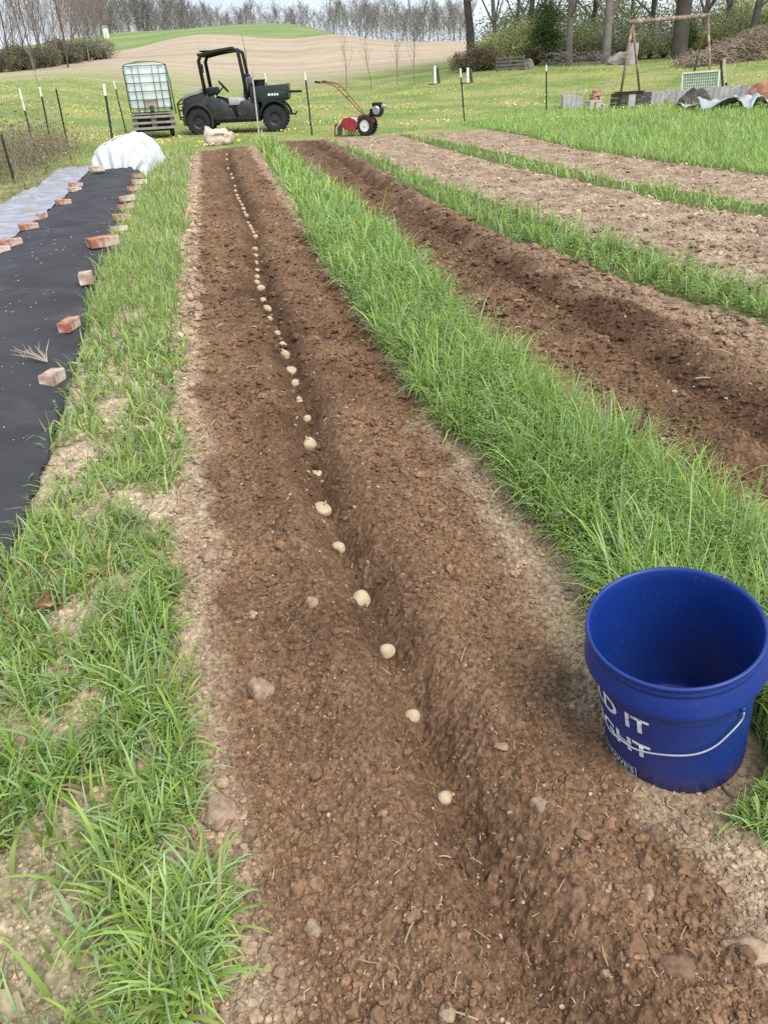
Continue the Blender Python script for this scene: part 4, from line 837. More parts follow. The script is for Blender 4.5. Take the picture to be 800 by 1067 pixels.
# rails, axle, hitch, ladder ramp end sticking out of the bed
UP([(1.75, .26), (1.75, .32), (-.25, .42), (-.25, .36)], .35, .43, 'frame_rail', m_um, .004); UP([(1.75, .26), (1.75, .32), (-.25, .42), (-.25, .36)], Wd-.43, Wd-.35, 'frame_rail', m_um, .004)
UP([(.40, .34), (.40, .72), (-.28, .76), (-.30, .44)], .38, Wd-.38, 'engine_block', m_um, .03)
MB().tube([(-.25, yy(.7), .42), (-.55, yy(.7), .40), (-.60, yy(.7), .46)], .025, 8).build('tow_hitch', m_um, utv)
MB().tube([(-.10, yy(.45), .98), (-.80, yy(.38), .96)], .03, 8).build('tailpipe', m_um, utv)
for x_ in (0, 2.12): MB().tube([(x_, yy(.1), .33), (x_, yy(Wd-.1), .33)], .035, 8).build('axle', m_um, utv)
for x_ in (0, 2.12):
    for a0 in (.0, Wd-.24):
        a, b = sorted((yy(a0), yy(a0+.24))); cy_ = (a+b)/2
        mb = MB(); pr_ = [(.17, -.11), (.26, -.125), (.305, -.12), (.325, -.09), (.33, 0), (.325, .09), (.305, .12), (.26, .125), (.17, .11)]; mb.lathe(pr_, 36, 'y', (x_, cy_, .33))
        for k in range(22):
            an = 2*pi*k/22; Mx = Matrix.Translation((x_, cy_, .33))@Matrix.Rotation(an, 4, 'Y'); mb.box(-.022, .022, -.12, -.01, .325, .348, Mx); mb.box(.01, .05, .01, .12, .325, .348, Mx)
        wl = mb.build('wheel', m_tyre, utv, smooth='auto')
        mb = MB(); mb.lathe([(.001, -.07), (.05, -.075), (.06, -.05), (.13, -.045), (.165, -.08), (.175, -.085), (.175, .085), (.165, .08), (.13, .045), (.06, .05), (.05, .075), (.001, .07)], 24, 'y', (x_, cy_, .33))
        mb.build('rim', m_rim, wl, smooth='auto')
for a0 in (.24, Wd-.46):
    mb = MB(); ca, cb = sorted((yy(a0), yy(a0+.22))); mb.box(2.49, 2.53, ca, cb, .74, .84); mb.build('headlight', m_lens, utv, bevel=.02)
mb = MB()
for a0 in (.28, Wd-.28): mb.tube([(2.48, yy(a0), .36), (2.66, yy(a0), .42), (2.68, yy(a0), .80), (2.52, yy(a0), .92)], .022, 8)
for z_ in (.45, .62, .78): mb.tube([(2.67, yy(.28), z_), (2.67, yy(Wd-.28), z_)], .018, 8)
mb.build('brush_guard', m_um, utv, smooth=True)
q = utv.matrix_basis@Vector((.40, yy(.75), .815)); jug = thing('pail', 'black pail with wire handle standing in the vehicle bed', 'pail', (0, 0, 0))
mb = MB(); mb.lathe([(.01, 0), (.135, 0), (.15, .40), (.165, .40), (.165, .43), (.15, .43), (.13, .02), (.01, .02)], 24); mb.build('body', m_um, jug, smooth='auto')
MB().tube([(.155*cos(a), 0, .40+.17*sin(a)) for a in np.linspace(0, pi, 13)], .005, 6).build('handle', m_fibre, jug)
bpy.context.view_layer.update(); jug.location = utv.matrix_world@Vector((.40, yy(.80), .815))

# ================================================================== rear tine tiller
pw = GP(383, 140.5); dp = GP(345, 141.5)-pw; angT = atan2(-dp.y, -dp.x); til = thing('garden_tiller', 'red rear tine garden tiller with long curved handlebars', 'tiller', pw, angT)
D = hypot(pw.x, pw.y); sT = (AT(383, 84, D).z-pw.z)/1.25; print('tiller', sT); til.scale = (sT*.9, sT*.9, sT)
m_red = mat('faded_red_paint', (.30, .030, .035), rough=.5, vary=.25, scale=8, spots=(.42, .15, .12), sscale=12, sthr=(.6, .75)); m_rust = mat('rusty_tube', (.30, .12, .06), rough=.8, vary=.3, scale=18, spots=(.06, .04, .035), sscale=22, sthr=(.5, .6))
sg = 1 if (Matrix.Rotation(angT, 3, 'Z')@Vector((0, -1, 0))).dot(Vector((-pw.x, -pw.y, 0))) > 0 else -1
def ty(a): return sg*a      # near side is -y*sg
# tine hood: curved shroud
prof = [(-.20, .26), (-.28, .38), (-.45, .44), (-.62, .42), (-.78, .33), (-.90, .20), (-.93, .04), (-.89, .04), (-.86, .19), (-.76, .29), (-.61, .375), (-.45, .395), (-.31, .345), (-.24, .25)]
mb = MB(); mb.prism(prof, -.28, .28); mb.build('tine_hood', m_pale, til, bevel=.006)
for s_ in (-1, 1):
    mb = MB(); mb.prism([(-.20, .26), (-.28, .39), (-.45, .45), (-.63, .42), (-.74, .30), (-.62, .17), (-.45, .12), (-.28, .16)], s_*.285-.006, s_*.285+.006); mb.build('hood_side', m_red, til, bevel=.002)
mb = MB(); mb.prism([(-.90, .02), (-.95, .02), (-.93, .30), (-.89, .30)], -.28, .28); mb.build('rear_flap', m_red, til)
mb = MB(); mb.tube([(-.5, -.26, .16), (-.5, .26, .16)], .03, 8)
for k in range(6):
    yq = -.24+k*.096
    for j in range(4):
        an = j*pi/2+k*.4; mb.tube([(-.5, yq, .16), (-.5+.13*cos(an), yq, .16+.13*sin(an)), (-.5+.16*cos(an+.4), yq+.03, .16+.16*sin(an+.4))], [.014, .012, .008], 4)
mb.build('tines', m_um, til)
mb = MB(); mb.prism([(-.26, .20), (-.26, .46), (-.05, .50), (.20, .44), (.22, .30), (.05, .18)], -.11, .11); mb.build('gearbox', m_red, til, bevel=.02)
for s_ in (-1, 1):
    mb = MB(); mb.lathe([(.14, -.05), (.19, -.065), (.235, -.05), (.245, 0), (.235, .05), (.19, .065), (.14, .05)], 30, 'y', (0, s_*.22, .24))
    for k in range(20):
        Mx = Matrix.Translation((0, s_*.22, .24))@Matrix.Rotation(2*pi*k/20, 4, 'Y'); mb.box(-.012, .012, -.05, .05, .238, .258, Mx)
    wl = mb.build('wheel', m_tyre, til, smooth='auto')
    mb = MB(); mb.lathe([(.001, -.05), (.03, -.05), (.035, -.03), (.12, -.03), (.145, -.045), (.145, .045), (.12, .03), (.035, .03), (.03, .05), (.001, .05)], 24, 'y', (0, s_*.22, .24)); mb.build('rim', mat('white_wheel_disc', (.62, .60, .56), rough=.6, spots=(.30, .18, .12), sscale=14, sthr=(.6, .7)), wl, smooth='auto')
MB().tube([(0, -.2, .24), (0, .2, .24)], .02, 8).build('axle', m_um, til)
for s_ in (-1, 1):
    hb = MB(); hb.tube([(-.06, s_*.08, .46), (-.20, s_*.12, .60), (-.55, s_*.20, .92), (-.80, s_*.25, 1.14), (-.92, s_*.27, 1.21), (-1.10, s_*.28, 1.25), (-1.30, s_*.29, 1.27)], .017, 8); h_ = hb.build('handlebar', m_rust, til, smooth=True)
    MB().tube([(-1.28, s_*.29, 1.268), (-1.44, s_*.295, 1.285)], .024, 8).build('grip', m_um, h_, smooth=True)
mb = MB(); mb.tube([(-.55, -.20, .92), (-.55, .20, .92)], .012, 6); mb.tube([(-.80, -.25, 1.14), (-.80, .25, 1.14)], .012, 6); mb.build('cross_brace', m_rust, til)
mb = MB(); mb.tube([(-.15, 0, .48), (-.5, .05, .58), (-.80, .08, .74), (-.92, .10, .95), (-1.05, .10, 1.02)], .009, 6); mb.build('shift_rod', mat('dull_brass_rod', (.33, .27, .15), rough=.6), til)
mb = MB(); mb.prism([(.10, .46), (.14, .62), (.42, .66), (.50, .60), (.48, .50), (.40, .42)], -.14, .14); eng = mb.build('engine', m_um, til, bevel=.02)
MB().lathe([(.001, -.20), (.08, -.20), (.11, -.17), (.11, -.141)], 20, 'y', (.34, 0, .58)).build('recoil_cover', mat('grey_cover', (.32, .33, .34), rough=.4, metal=.5), eng, smooth='auto')
MB().box(.20, .46, -.10, .12, .665, .76).build('fuel_tank', m_um, eng, bevel=.02)
MB().lathe([(.001, .10), (.05, .10), (.055, .08), (.055, -.08), (.05, -.10), (.001, -.10)], 16, 'x', (.50, .05, .66)).build('muffler', mat('pale_muffler', (.45, .45, .45), rough=.4, metal=.6), eng, smooth='auto')
MB().box(-.18, .12, -.05, .05, .40, .47).build('frame_bar', m_um, til)

# ================================================================== paper sack
ps = GP(229, 150.5); D = hypot(ps.x, ps.y); wS = (GP(241, 150.5)-GP(215, 150.5)).length; hS = (AT(225, 133.5, D).z-ps.z)*1.15
V = []; P0 = ICO3_V.copy()
sx = np.sign(P0)*np.abs(P0)**.62; sx[:, 0] *= wS*.44; sx[:, 1] *= .22; sx[:, 2] *= hS*.5
sx[:, 2] *= (1-.25*P0[:, 0]); sx += .03*np.sin(P0[:, [1, 2, 0]]*9)+.02*np.sin(P0[:, [2, 0, 1]]*17); sx[:, 2] = np.maximum(sx[:, 2]+hS*.34, 0)
sk = thing('paper_sack', 'crumpled pinkish paper sack of seed potatoes at the far end of the furrow', 'sack', ps, -.15); m_sack = mat('kraft_paper', (.62, .48, .38), rough=.8, vary=.12, scale=6, bump=.01, bscale=12, spots=(.30, .18, .12), sscale=5, sthr=(.62, .7))
link('bag', npmesh('bag', sx, ICO3_F), m_sack, sk)
mb = MB(); a = wS*.44; mb.add([(-a*.95, -.1, hS*.45), (-a*.5, -.12, hS*.55), (-a*.55, -.05, hS*.98), (-a*.85, 0, hS*1.04), (-a*.98, .08, hS*.5), (-a*.5, .1, hS*.6), (-a*.45, .05, hS*.85)], [(0, 1, 2, 3), (3, 4, 0), (1, 5, 6, 2), (3, 2, 6), (4, 3, 6, 5)]); mb.build('open_mouth', m_sack, sk)
# ================================================================== scrap heap and raised bed on the right
m_galv = mat('weathered_tin', (.42, .40, .40), rough=.6, vary=.25, scale=3, spots=(.30, .20, .15), sscale=2.5, sthr=(.55, .68)); m_rusty = mat('rusty_iron', (.28, .13, .08), rough=.85, vary=.3, scale=6)
def ribbed(name, pl, pr, ptop, lab, cat, m, amp=.02, pitch=.09, group=None, depth=.0):
    A_, B_ = GP(*pl), GP(*pr); D1, D2 = hypot(A_.x, A_.y), hypot(B_.x, B_.y); h1 = AT(ptop[0][0], ptop[0][1], D1).z-A_.z; h2 = AT(ptop[1][0], ptop[1][1], D2).z-B_.z
    L = (B_-A_).length; n = max(8, int(L/pitch*4)); dirv = (B_-A_)/L; nr = Vector((-dirv.y, dirv.x, 0)); V = []; rv = random.Random(int(L*100))
    for i in range(n+1):
        t = i/n; p = dirv*(L*t)+nr*(amp*sin(2*pi*L*t/pitch)); hh = h1+(h2-h1)*t+.02*sin(t*9)
        V += [(p.x, p.y, p.z-.05), (p.x, p.y, p.z+hh)]
    F = [(2*i, 2*i+2, 2*i+3, 2*i+1) for i in range(n)]
    o = link(name, npmesh(name, V, F, None, False), m, None, A_); md = o.modifiers.new('t', 'SOLIDIFY'); md.thickness = .012; tag(o, lab, cat, group); return A_, B_, dirv, nr, h1
def bedbox(name, pl, pr, ptop, dep, lab, m, fill=None):
    A_, B_ = GP(*pl), GP(*pr); D1, D2 = hypot(A_.x, A_.y), hypot(B_.x, B_.y); h1 = AT(ptop[0][0], ptop[0][1], D1).z-A_.z; h2 = AT(ptop[1][0], ptop[1][1], D2).z-A_.z
    L = (B_-A_).length; d_ = (B_-A_).normalized(); ang = atan2(d_.y, d_.x); t = thing(name, lab, 'raised bed', A_, ang)
    for (x0, x1, y0, y1, nm) in ((0, L, 0, .03, 'front_panel'), (0, L, dep-.03, dep, 'back_panel')):
        mb = MB(); n = int(L/.13); vs = []
        for i in range(2*n+1):
            x_ = L*i/(2*n); yo = y0+(.006 if i % 2 else -.006); vs += [(x_, yo, -.08), (x_, yo, h1+(h2-h1)*i/(2*n)+.02*sin(i*.7))]
        mb.add(vs, [(2*i, 2*i+2, 2*i+3, 2*i+1) for i in range(2*n)]); o = mb.build(nm, m, t); md = o.modifiers.new('t', 'SOLIDIFY'); md.thickness = .01
    for x_ in (0, L): MB().box(x_-.015, x_+.015, .03, dep-.03, -.08, h1).build('end_panel', m, t)
    V = []; nx, ny = 30, 8
    for i in range(nx+1):
        for j in range(ny+1): V.append((L*i/nx*.98+.01*L, .04+(dep-.08)*j/ny, (h1+(h2-h1)*i/nx)*.72+.03*sin(i*1.3+j)+.03*sin(i*3.1)))
    F = [(i*(ny+1)+j, (i+1)*(ny+1)+j, (i+1)*(ny+1)+j+1, i*(ny+1)+j+1) for i in range(nx) for j in range(ny)]
    link('soil_fill', npmesh('soil_fill', V, F), m_bstone, t); return t
bedbox('raised_bed', (667,111), (794,104), ((667,97), (794,88)), 1.1, 'long raised bed with grey weathered tin sides', m_galv)
bedbox('planter_box', (586,113), (606,112), ((586,99), (606,98)), .8, 'short grey tin planter box at the left end of the scrap row', m_galv)
# brick and block stack
pb_ = GP(622, 114); bs = thing('brick_stack', 'small stack of red bricks on a pale block at the scrap row', 'brick stack', pb_, .1); hB = AT(620, 93, hypot(pb_.x, pb_.y)).z-pb_.z; s_ = hB/.62
m_block = mat('pale_block', (.48, .42, .38), rough=.9, vary=.15)
mb = MB(); mb.box(-.30*s_, -.12*s_, 0, .3, 0, .22*s_); mb.box(-.07*s_, .16*s_, 0, .3, 0, .20*s_); mb.box(-.30*s_, .18*s_, 0, .3, .225*s_, .30*s_); mb.box(.2*s_, .42*s_, -.05, .25, 0, .16*s_); mb.build('block', m_block, bs, bevel=.01)
mb = MB(); mb.box(-.2*s_, .0, 0, .2, .303*s_, .40*s_); mb.box(.05*s_, .2*s_, 0, .2, .303*s_, .42*s_); mb.box(-.2*s_, .2*s_, .0, .2, .425*s_, .50*s_); mb.box(-.14*s_, .1*s_, .02, .18, .503*s_, .6*s_); mb.build('bricks', m_brick, bs, bevel=.006)
# dark crate
pc_ = GP(662, 112); cr = thing('old_crate', 'dark weathered open crate between brick stack and raised bed', 'crate', pc_, .12); mb = MB(); hC = .36; wC = .48
for (a, b, c_, d_) in ((-wC, wC, 0, .03), (-wC, wC, .47, .5), (-wC, -wC+.03, .032, .468), (wC-.03, wC, .032, .468)): 
    for k in range(3): mb.box(a, b, c_, d_, .02+k*.12, .12+k*.12)
mb.build('boards', mat('dark_wood', (.09, .075, .065), rough=.9, vary=.3), cr); MB().box(-wC*.55, -wC*.1, -.012, -.003, .03, .33).build('tin_patch', m_galv, cr); MB().box(-wC-.05, wC*.4, -.05, .3, .372, .40).build('lid_board', m_um, cr)
# crumpled sheets
def crumple(px, py, L, Wd_, hgt, rz, lab, m, sd_, name='metal_sheet', cat='metal sheet'):
    p = GP(px, py); nx, ny = 26, 12; xx, yy_ = np.meshgrid(np.linspace(-.5, .5, nx), np.linspace(-.5, .5, ny), indexing='ij')
    z = hgt*(.5+.5*np.sin(xx*7+sd_)*np.cos(yy_*4+sd_))+.25*hgt*pn(xx*6+sd_, yy_*6, sd_)+.02; V = np.stack([xx*L, yy_*Wd_*(1+.3*np.sin(xx*5+sd_)), np.abs(z)], -1).reshape(-1, 3)
    I = (np.arange(nx-1)[:, None]*ny+np.arange(ny-1)[None]).ravel(); o = link(name, npmesh(name, V, np.stack([I, I+ny, I+ny+1, I+1], 1)), m, None, p); o.rotation_euler = (0, 0, rz); md = o.modifiers.new('t', 'SOLIDIFY'); md.thickness = .008; tag(o, lab, cat); return o
m_tarp = mat('pale_grey_sheet', (.36, .38, .39), rough=.4, vary=.15, spec=.5)
crumple(757, 113, 1.5, .6, .26, -.12, 'bent pale grey sheet metal curling in front of the raised bed', m_tarp, 2)
crumple(783, 112.5, .9, .6, .26, .2, 'crumpled pale sheet with dark folds at the right end of the heap', m_tarp, 5)
crumple(731, 113.5, 1.3, .5, .18, 0, 'low flat pale sheet half buried in grass', m_tarp, 9)
def heap(px, py, rx, ry, rh, lab, m, sd_, name='soil_heap', cat='heap'):
    p = GP(px, py); V = ICO3_V.copy(); nn_ = 1+.25*pn(V[:, 0]*3+sd_, V[:, 1]*3+V[:, 2]*2, sd_)+.12*pn(V[:, 0]*9+sd_, V[:, 1]*9+V[:, 2]*5, sd_+1); V *= nn_[:, None]; V = V*np.array([rx, ry, rh]); V[:, 2] = np.maximum(V[:, 2], -.05)
    o = link(name, npmesh(name, V, ICO3_F, None, False), m, None, p); return tag(o, lab, cat)
heap(723, 110, .45, .35, .38, 'pointed dark soil pile against the raised bed', mat('dark_compost', (.085, .07, .058), rough=.95, vary=.4, scale=12, bump=.03, bscale=9), 3)
heap(797, 106, .6, .4, .5, 'rust orange debris at the right end of the raised bed', m_rusty, 4, 'rusty_debris', 'debris')
# white framed panel leaning on the bed
pA2 = GP(711, 104); Dp = hypot(pA2.x, pA2.y)+.9; A2, B2, C2, D2_ = AT(711, 93, Dp), AT(749, 91, Dp), AT(749, 73, Dp), AT(711, 76, Dp)
fr = thing('framed_panel', 'pale green framed mesh panel standing in the raised bed', 'panel', A2); m_fr = mat('pale_green_frame', (.55, .62, .48), rough=.6)
cs = [Vector(c_)-A2 for c_ in (A2, B2, C2, D2_)]; cs[0].z -= .5; cs[1].z -= .5
mb = MB()
for k in range(4): mb.tube([cs[k], cs[(k+1) % 4]], .035, 4)
mb.build('frame', m_fr, fr); mb = MB()
for k in range(1, 16): mb.tube([cs[0].lerp(cs[1], k/16), cs[3].lerp(cs[2], k/16)], .008, 4)
for k in range(1, 12): mb.tube([cs[0].lerp(cs[3], k/12), cs[1].lerp(cs[2], k/12)], .008, 4)
mb.build('wire_mesh', m_fr, fr); mb = MB(); o_ = Vector((0, .03, 0)); mb.add([c_+o_ for c_ in cs], [(0, 1, 2, 3)]); sh_ = mb.build('screen', mat('faded_screen', (.36, .42, .34), rough=.8, vary=.1), fr); md = sh_.modifiers.new('t', 'SOLIDIFY'); md.thickness = .006
# swing frame
l1, l2 = GP(646, 100.5), GP(666.5, 98); Ds = (hypot(l1.x, l1.y)+hypot(l2.x, l2.y))/2; r1 = GP(740, 88.5); r2 = GP(722, 78); Dr = hypot(r1.x, r1.y)
tA = AT(659, 22.5, Ds); tB = AT(737.5, 15.5, (Dr+hypot(r2.x, r2.y))/2)
print('swing', l1, l2, r1, r2, tA, tB)
sf = thing('swing_frame', 'rusty brown A frame of an old swing set without swings', 'swing frame', l1); m_pole = mat('rusty_pole', (.22, .14, .105), rough=.8, vary=.25, scale=4, spots=(.42, .33, .27), sscale=3, sthr=(.5, .62))
dd_ = (tB-tA).normalized()*.25
MB().tube([tA-dd_-l1, tB+dd_*.6-l1], .07, 10).build('top_beam', m_pole, sf, smooth=True)
for b_, t_ in ((l1, tA), (l2, tA), (r1, tB), (r2, tB)): MB().tube([b_-l1, t_-l1], .042, 8).build('leg', m_pole, sf, smooth=True)
# ================================================================== trees
def ltube(V, F, p0, p1, r0, r1, n=5):
    d = (p1-p0); d.normalize(); u = d.orthogonal().normalized(); w = d.cross(u); o = len(V)
    for p, r in ((p0, r0), (p1, r1)):
        for k in range(n): a = 2*pi*k/n; V.append(p+(u*cos(a)+w*sin(a))*r)
    for k in range(n): F.append((o+k, o+(k+1) % n, o+n+(k+1) % n, o+n+k))
def tree_mesh(seed, hgt, r0, spread=.35, levels=4, first=.25, nb=3, wob=.12, upright=.5, twigs=True, trunk_f=1.0, n=5, rmin=.006, rdec=.42):
    rv = random.Random(seed); TV, TF, CV, CF_ = [], [], [], []; tips = []
    def branch(p, d, L, r, lev):
        V, F = (TV, TF) if lev == 0 else (CV, CF_); seg = 7 if lev == 0 else 4; q = p.copy(); dr = d.copy(); rr_ = r; pts = []
        for i in range(seg):
            dr = (dr+Vector((rv.gauss(0, wob), rv.gauss(0, wob), rv.gauss(0, wob*.4)+(.10*upright if lev else .05)))).normalized(); nx_ = q+dr*(L/seg); r2 = r*(1-(i+1)/seg*(.72 if lev == 0 else .8))
            ltube(V, F, q, nx_, rr_, r2, n if lev < 2 else 3); q = nx_; rr_ = r2; pts.append((q.copy(), dr.copy(), r2, (i+1)/seg))
        if lev >= levels-1: tips.append(q.copy()); return
        for (q_, d_, r_, t) in pts:
            if t < (first if lev == 0 else .2): continue
            for _ in range(nb if lev == 0 else (2 if lev == 1 else 2)):
                if rv.random() < .12: continue
                ax = Vector((rv.gauss(0, 1), rv.gauss(0, 1), rv.gauss(0, .2))).normalized(); nd = (d_*(1-spread)+ax*spread*1.6+Vector((0, 0, upright*.45))).normalized()
                branch(q_, nd, L*(.50 if lev == 0 else .52)*(1.15-.6*t)*rv.uniform(.7, 1.2), max(r_*rdec, rmin), lev+1)
    branch(Vector((0, 0, -.1)), Vector((0, 0, 1)), hgt, r0, 0)
    def mk(nm, V, F):
        me = bpy.data.meshes.new(nm); me.from_pydata(V, [], F); me.shade_smooth(); return me
    return mk('trunk', TV, TF), mk('crown', CV, CF_), tips
def leaf_mesh(name, pts, n_per, rad_, size, cols, seed, flat=1.0):
    rs = np.random.RandomState(seed); P = np.repeat(np.array(pts, float), n_per, 0); n = len(P); P = P+rs.normal(0, rad_, (n, 3))*np.array([1, 1, flat])
    q = rs.normal(size=(n, 3, 2)); a = q[:, :, 0]/np.linalg.norm(q[:, :, 0], axis=1)[:, None]; b = np.cross(a, q[:, :, 1]); b /= np.linalg.norm(b, axis=1)[:, None]; s = size*rs.uniform(.5, 1.3, n)[:, None]
    V = np.stack([P-a*s, P+b*s*.45, P+a*s, P-b*s*.45], 1); c_ = np.array(cols)[rs.randint(0, len(cols), n)]*rs.uniform(.75, 1.25, (n, 1))
    return npmesh(name, V.reshape(-1, 3), np.arange(4*n).reshape(-1, 4), np.repeat(c_, 4, 0), False)
m_bark = mat('grey_bark', (.20, .17, .15), rough=.95, vary=.25, scale=2.5, bump=.02, bscale=5); m_barkd = mat('dark_bark', (.10, .085, .072), rough=.95, vary=.3, scale=2, bump=.02, bscale=4)
m_twig = mat('twig_bark', (.235, .205, .19), rough=.95, vary=.2, scale=1.5); m_twigr = mat('budding_twig', (.26, .185, .145), rough=.95, vary=.2, scale=1.5)
m_fol = mat('spring_leaf', attr='Col', rough=.6, vary=.2, scale=.6, trans=.3, spec=.2)
protos = []
def proto(name, seed, hgt, r0, barkm, twigm, leaves=None, **kw):
    tk, cr, tips = tree_mesh(seed, hgt, r0, **kw); t = thing(name, 'x', 'tree'); link('trunk', tk, barkm, t); c_ = link('crown', cr, twigm, t)
    if leaves:
        n_, rd, sz, cols = leaves; link('leaves', leaf_mesh('leaves', [tuple(p) for p in tips], n_, rd, sz, cols, seed), m_fol, t)
    return t, hgt
used_p = {}
def plant(P, loc, hgt, lab, group, rz=None, name=None, tilt=0, sw=None):
    t, h0 = P
    if t.name in used_p: o = dup(t)
    else: o = t; used_p[t.name] = 1
    s_ = hgt/h0; w_ = s_*(sw or 1); o.location = loc; o.rotation_euler = (0, tilt, RS.uniform(0, 6.28) if rz is None else rz); o.scale = (w_, w_, s_); o['label'] = lab; o['group'] = group; return o
GRN = [(.20, .25, .09), (.27, .30, .12), (.33, .34, .17)]
TBUD = [(.26, .20, .12), (.24, .24, .12), (.30, .24, .17)]
# far bare trees behind the hill crest
FAR = [proto('bare_tree', 100+k, 10, .10, m_barkd if k % 2 else m_bark, m_twig, None, levels=4, nb=3, spread=(.30 if k < 3 else .42), upright=.9 if k < 3 else .6, n=4, first=.18, rmin=.02) for k in range(5)]
rv = random.Random(21)
k = 0; px = 96.0; cnt_far = {}
grp = 'bare trees of the far treeline behind the hills'
while px < 486:
    crest = np.interp(px, [90, 122, 157, 188, 224, 262, 300, 314, 349, 400, 480], [32, 32, 31, 30, 27, 23, 22, 25, 35, 41, 43])
    top = np.interp(px, [90, 110, 150, 185, 200, 222, 235, 260, 300, 330, 360, 384, 400, 430, 460, 490], [-8, 0, 2, 4, 8, 13, 17, 17, 14, 12, 12, 7, 10, 15, 10, 8])+rv.uniform(-4, 7)
    Dt = rv.uniform(176, 205) if px < 350 else rv.uniform(135, 190); b = GD(px, Dt); tp = AT(px, top, Dt); h_ = max(4.0, tp.z-b.z)
    lab = ('slim bare tree with dense grey twigs in the far treeline' if k % 3 else 'bare grey tree in the far treeline beyond the hill')+(' left of the green hill' if px < 240 else ' above the green hill' if px < 345 else ' right of the green hill')
    sec = 'left of the green hill' if px < 240 else 'above the green hill' if px < 345 else 'right of the green hill'
    plant(FAR[k % 5], b, h_*1.05, 'bare grey tree, '+ordinal(cnt_far.setdefault(sec, 0)+1)+' from the left in the far treeline '+sec, grp+(' left' if px < 240 else ' middle' if px < 345 else ' right'), sw=rv.uniform(.8, 1.7)); k += 1; cnt_far[sec] += 1
    px += rv.uniform(2.2, 4.2) if px < 230 or px > 345 else rv.uniform(3.5, 6.5)
plant(FAR[3], GD(382, 132), AT(382, 0, 132).z-GD(382, 132).z, 'tallest rounded bare tree of the far treeline right of the hill', grp, sw=1.4)
plant(FAR[1], GD(440, 128), AT(440, -8, 128).z-GD(440, 128).z, 'tall thin bare tree standing above the treeline near the big tree', grp, sw=.9)
plant(FAR[0], GD(428, 120), AT(428, 6, 120).z-GD(428, 120).z, 'thin straight bare tree in front of the dark treeline', grp, sw=.8)
# undergrowth of the far treeline: one dense thicket
thick = []
for k in range(260):
    px = rv.uniform(98, 484); Dt = rv.uniform(170, 200) if px < 350 else rv.uniform(128, 150); b = GD(px, Dt); thick.append((b.x, b.y, b.z+rv.uniform(.3, 3.2)))
m_th = mat('thicket_twigs', attr='Col', rough=.95, vary=.2, scale=.3)
tag(link('thicket', leaf_mesh('thicket', thick, 150, 1.3, .10, [(.20, .175, .16), (.17, .15, .14), (.24, .21, .18)], 5), m_th), 'grey brown thicket at the foot of the far treeline', 'thicket', None, 'stuff')
# left woods
LW = [proto('bare_tree', 200+k, 14, .15, m_bark if k != 1 else m_barkd, m_twigr if k % 2 else m_twig, (2, .25, .07, TBUD) if k in (1, 3) else None, levels=4, nb=4, spread=.38, upright=.7, n=5, first=.12, rmin=.014) for k in range(4)]
for k, (px, Dt, top) in enumerate([(-22,80,-30),(-12,74,-40),(-3,82,-25),(5,72,-45),(12,86,-20),(20,76,-35),(27,90,-25),(33,80,-30),(41,74,-50),(48,88,-20),(55,80,-40),(62,92,-15),(68,84,-25),(76,76,-55),(84,88,-30),(92,94,-10),(99,86,-35),(106,98,-8),(113,96,-6),(118,100,0)]):
    b = GD(px, Dt); h_ = AT(px, top, Dt).z-b.z
    nm = ['leaning grey', 'forked brown', 'slender', 'reddish budding'][k % 4]
    plant(LW[k % 4], b, h_, nm+' bare tree in the left woods, '+ordinal(k+1)+' from the left', 'bare trees of the left woods', tilt=rv.uniform(-.06, .06))
def shrub(name, seed, rx, ry, rz_, cols, n=42, per=70, size=.07, m=None, stem=True):
    rs = np.random.RandomState(seed); u = rs.normal(size=(n, 3)); u /= np.linalg.norm(u, axis=1)[:, None]; u *= rs.uniform(.35, 1, (n, 1)); pts = u*np.array([rx, ry, rz_])+np.array([0, 0, rz_*1.0]); pts[:, 2] = np.maximum(pts[:, 2], .1)
    t = thing(name, 'x', 'shrub'); link('foliage', leaf_mesh('foliage', pts, per, min(rx, rz_)*.20, size, cols, seed), m_fol, t)
    if stem:
        mb = MB()
        for p in pts[:22]: mb.tube([(rs.uniform(-.15, .15), 0, -.05), (p[0]*.5, p[1]*.5, p[2]*.6), tuple(p)], [.035, .02, .006], 4, False)
        mb.build('stems', m_barkd, t)
    return (t, rz_*2)
DKG = [(.13, .13, .08), (.20, .19, .12), (.27, .235, .18)]; MDG = [(.27, .30, .12), (.33, .35, .16), (.22, .25, .10), (.40, .39, .24)]; YLG = [(.40, .45, .13), (.46, .50, .18), (.32, .37, .12), (.50, .50, .28)]
BRN = [(.20, .14, .10), (.15, .11, .08), (.24, .18, .12), (.14, .15, .06)]; WHT = [(.50, .50, .42), (.20, .23, .10), (.16, .19, .07), (.60, .60, .52)]
DS = shrub('dark_shrub', 1, 2.4, 1.6, 1.5, DKG, 60, 70, .12); MS = shrub('green_shrub', 2, 2.2, 1.6, 1.6, MDG, 60, 70, .12)
for k, (px, Dt, top, s_) in enumerate([(-15,78,52,0),(-4,76,54,0),(8,75,55,0),(19,77,55,1),(30,78,50,0),(41,80,52,0),(52,82,48,0),(63,84,44,1),(74,86,44,0),(85,88,40,1),(96,92,38,1),(107,92,36,0),(117,95,36,1),(26,82,44,1),(48,84,38,1),(70,88,34,0),(90,92,32,1)]):
    b = GD(px, Dt); h_ = AT(px, top+rv.uniform(-3, 14), Dt).z-b.z
    plant(DS if s_ == 0 else MS, b, max(1.5, h_), ('dark evergreen' if s_ == 0 else 'grey green budding')+' shrub under the left woods, '+ordinal(k+1)+(' from the left' if k < 13 else ' counting those behind'), 'shrubs along the left woods', sw=rv.uniform(.8, 1.7))
WF = shrub('blossoming_shrub', 3, 2.0, 1.5, 1.5, [(.42, .40, .32), (.25, .24, .15), (.30, .28, .20)], 50, 60, .10)
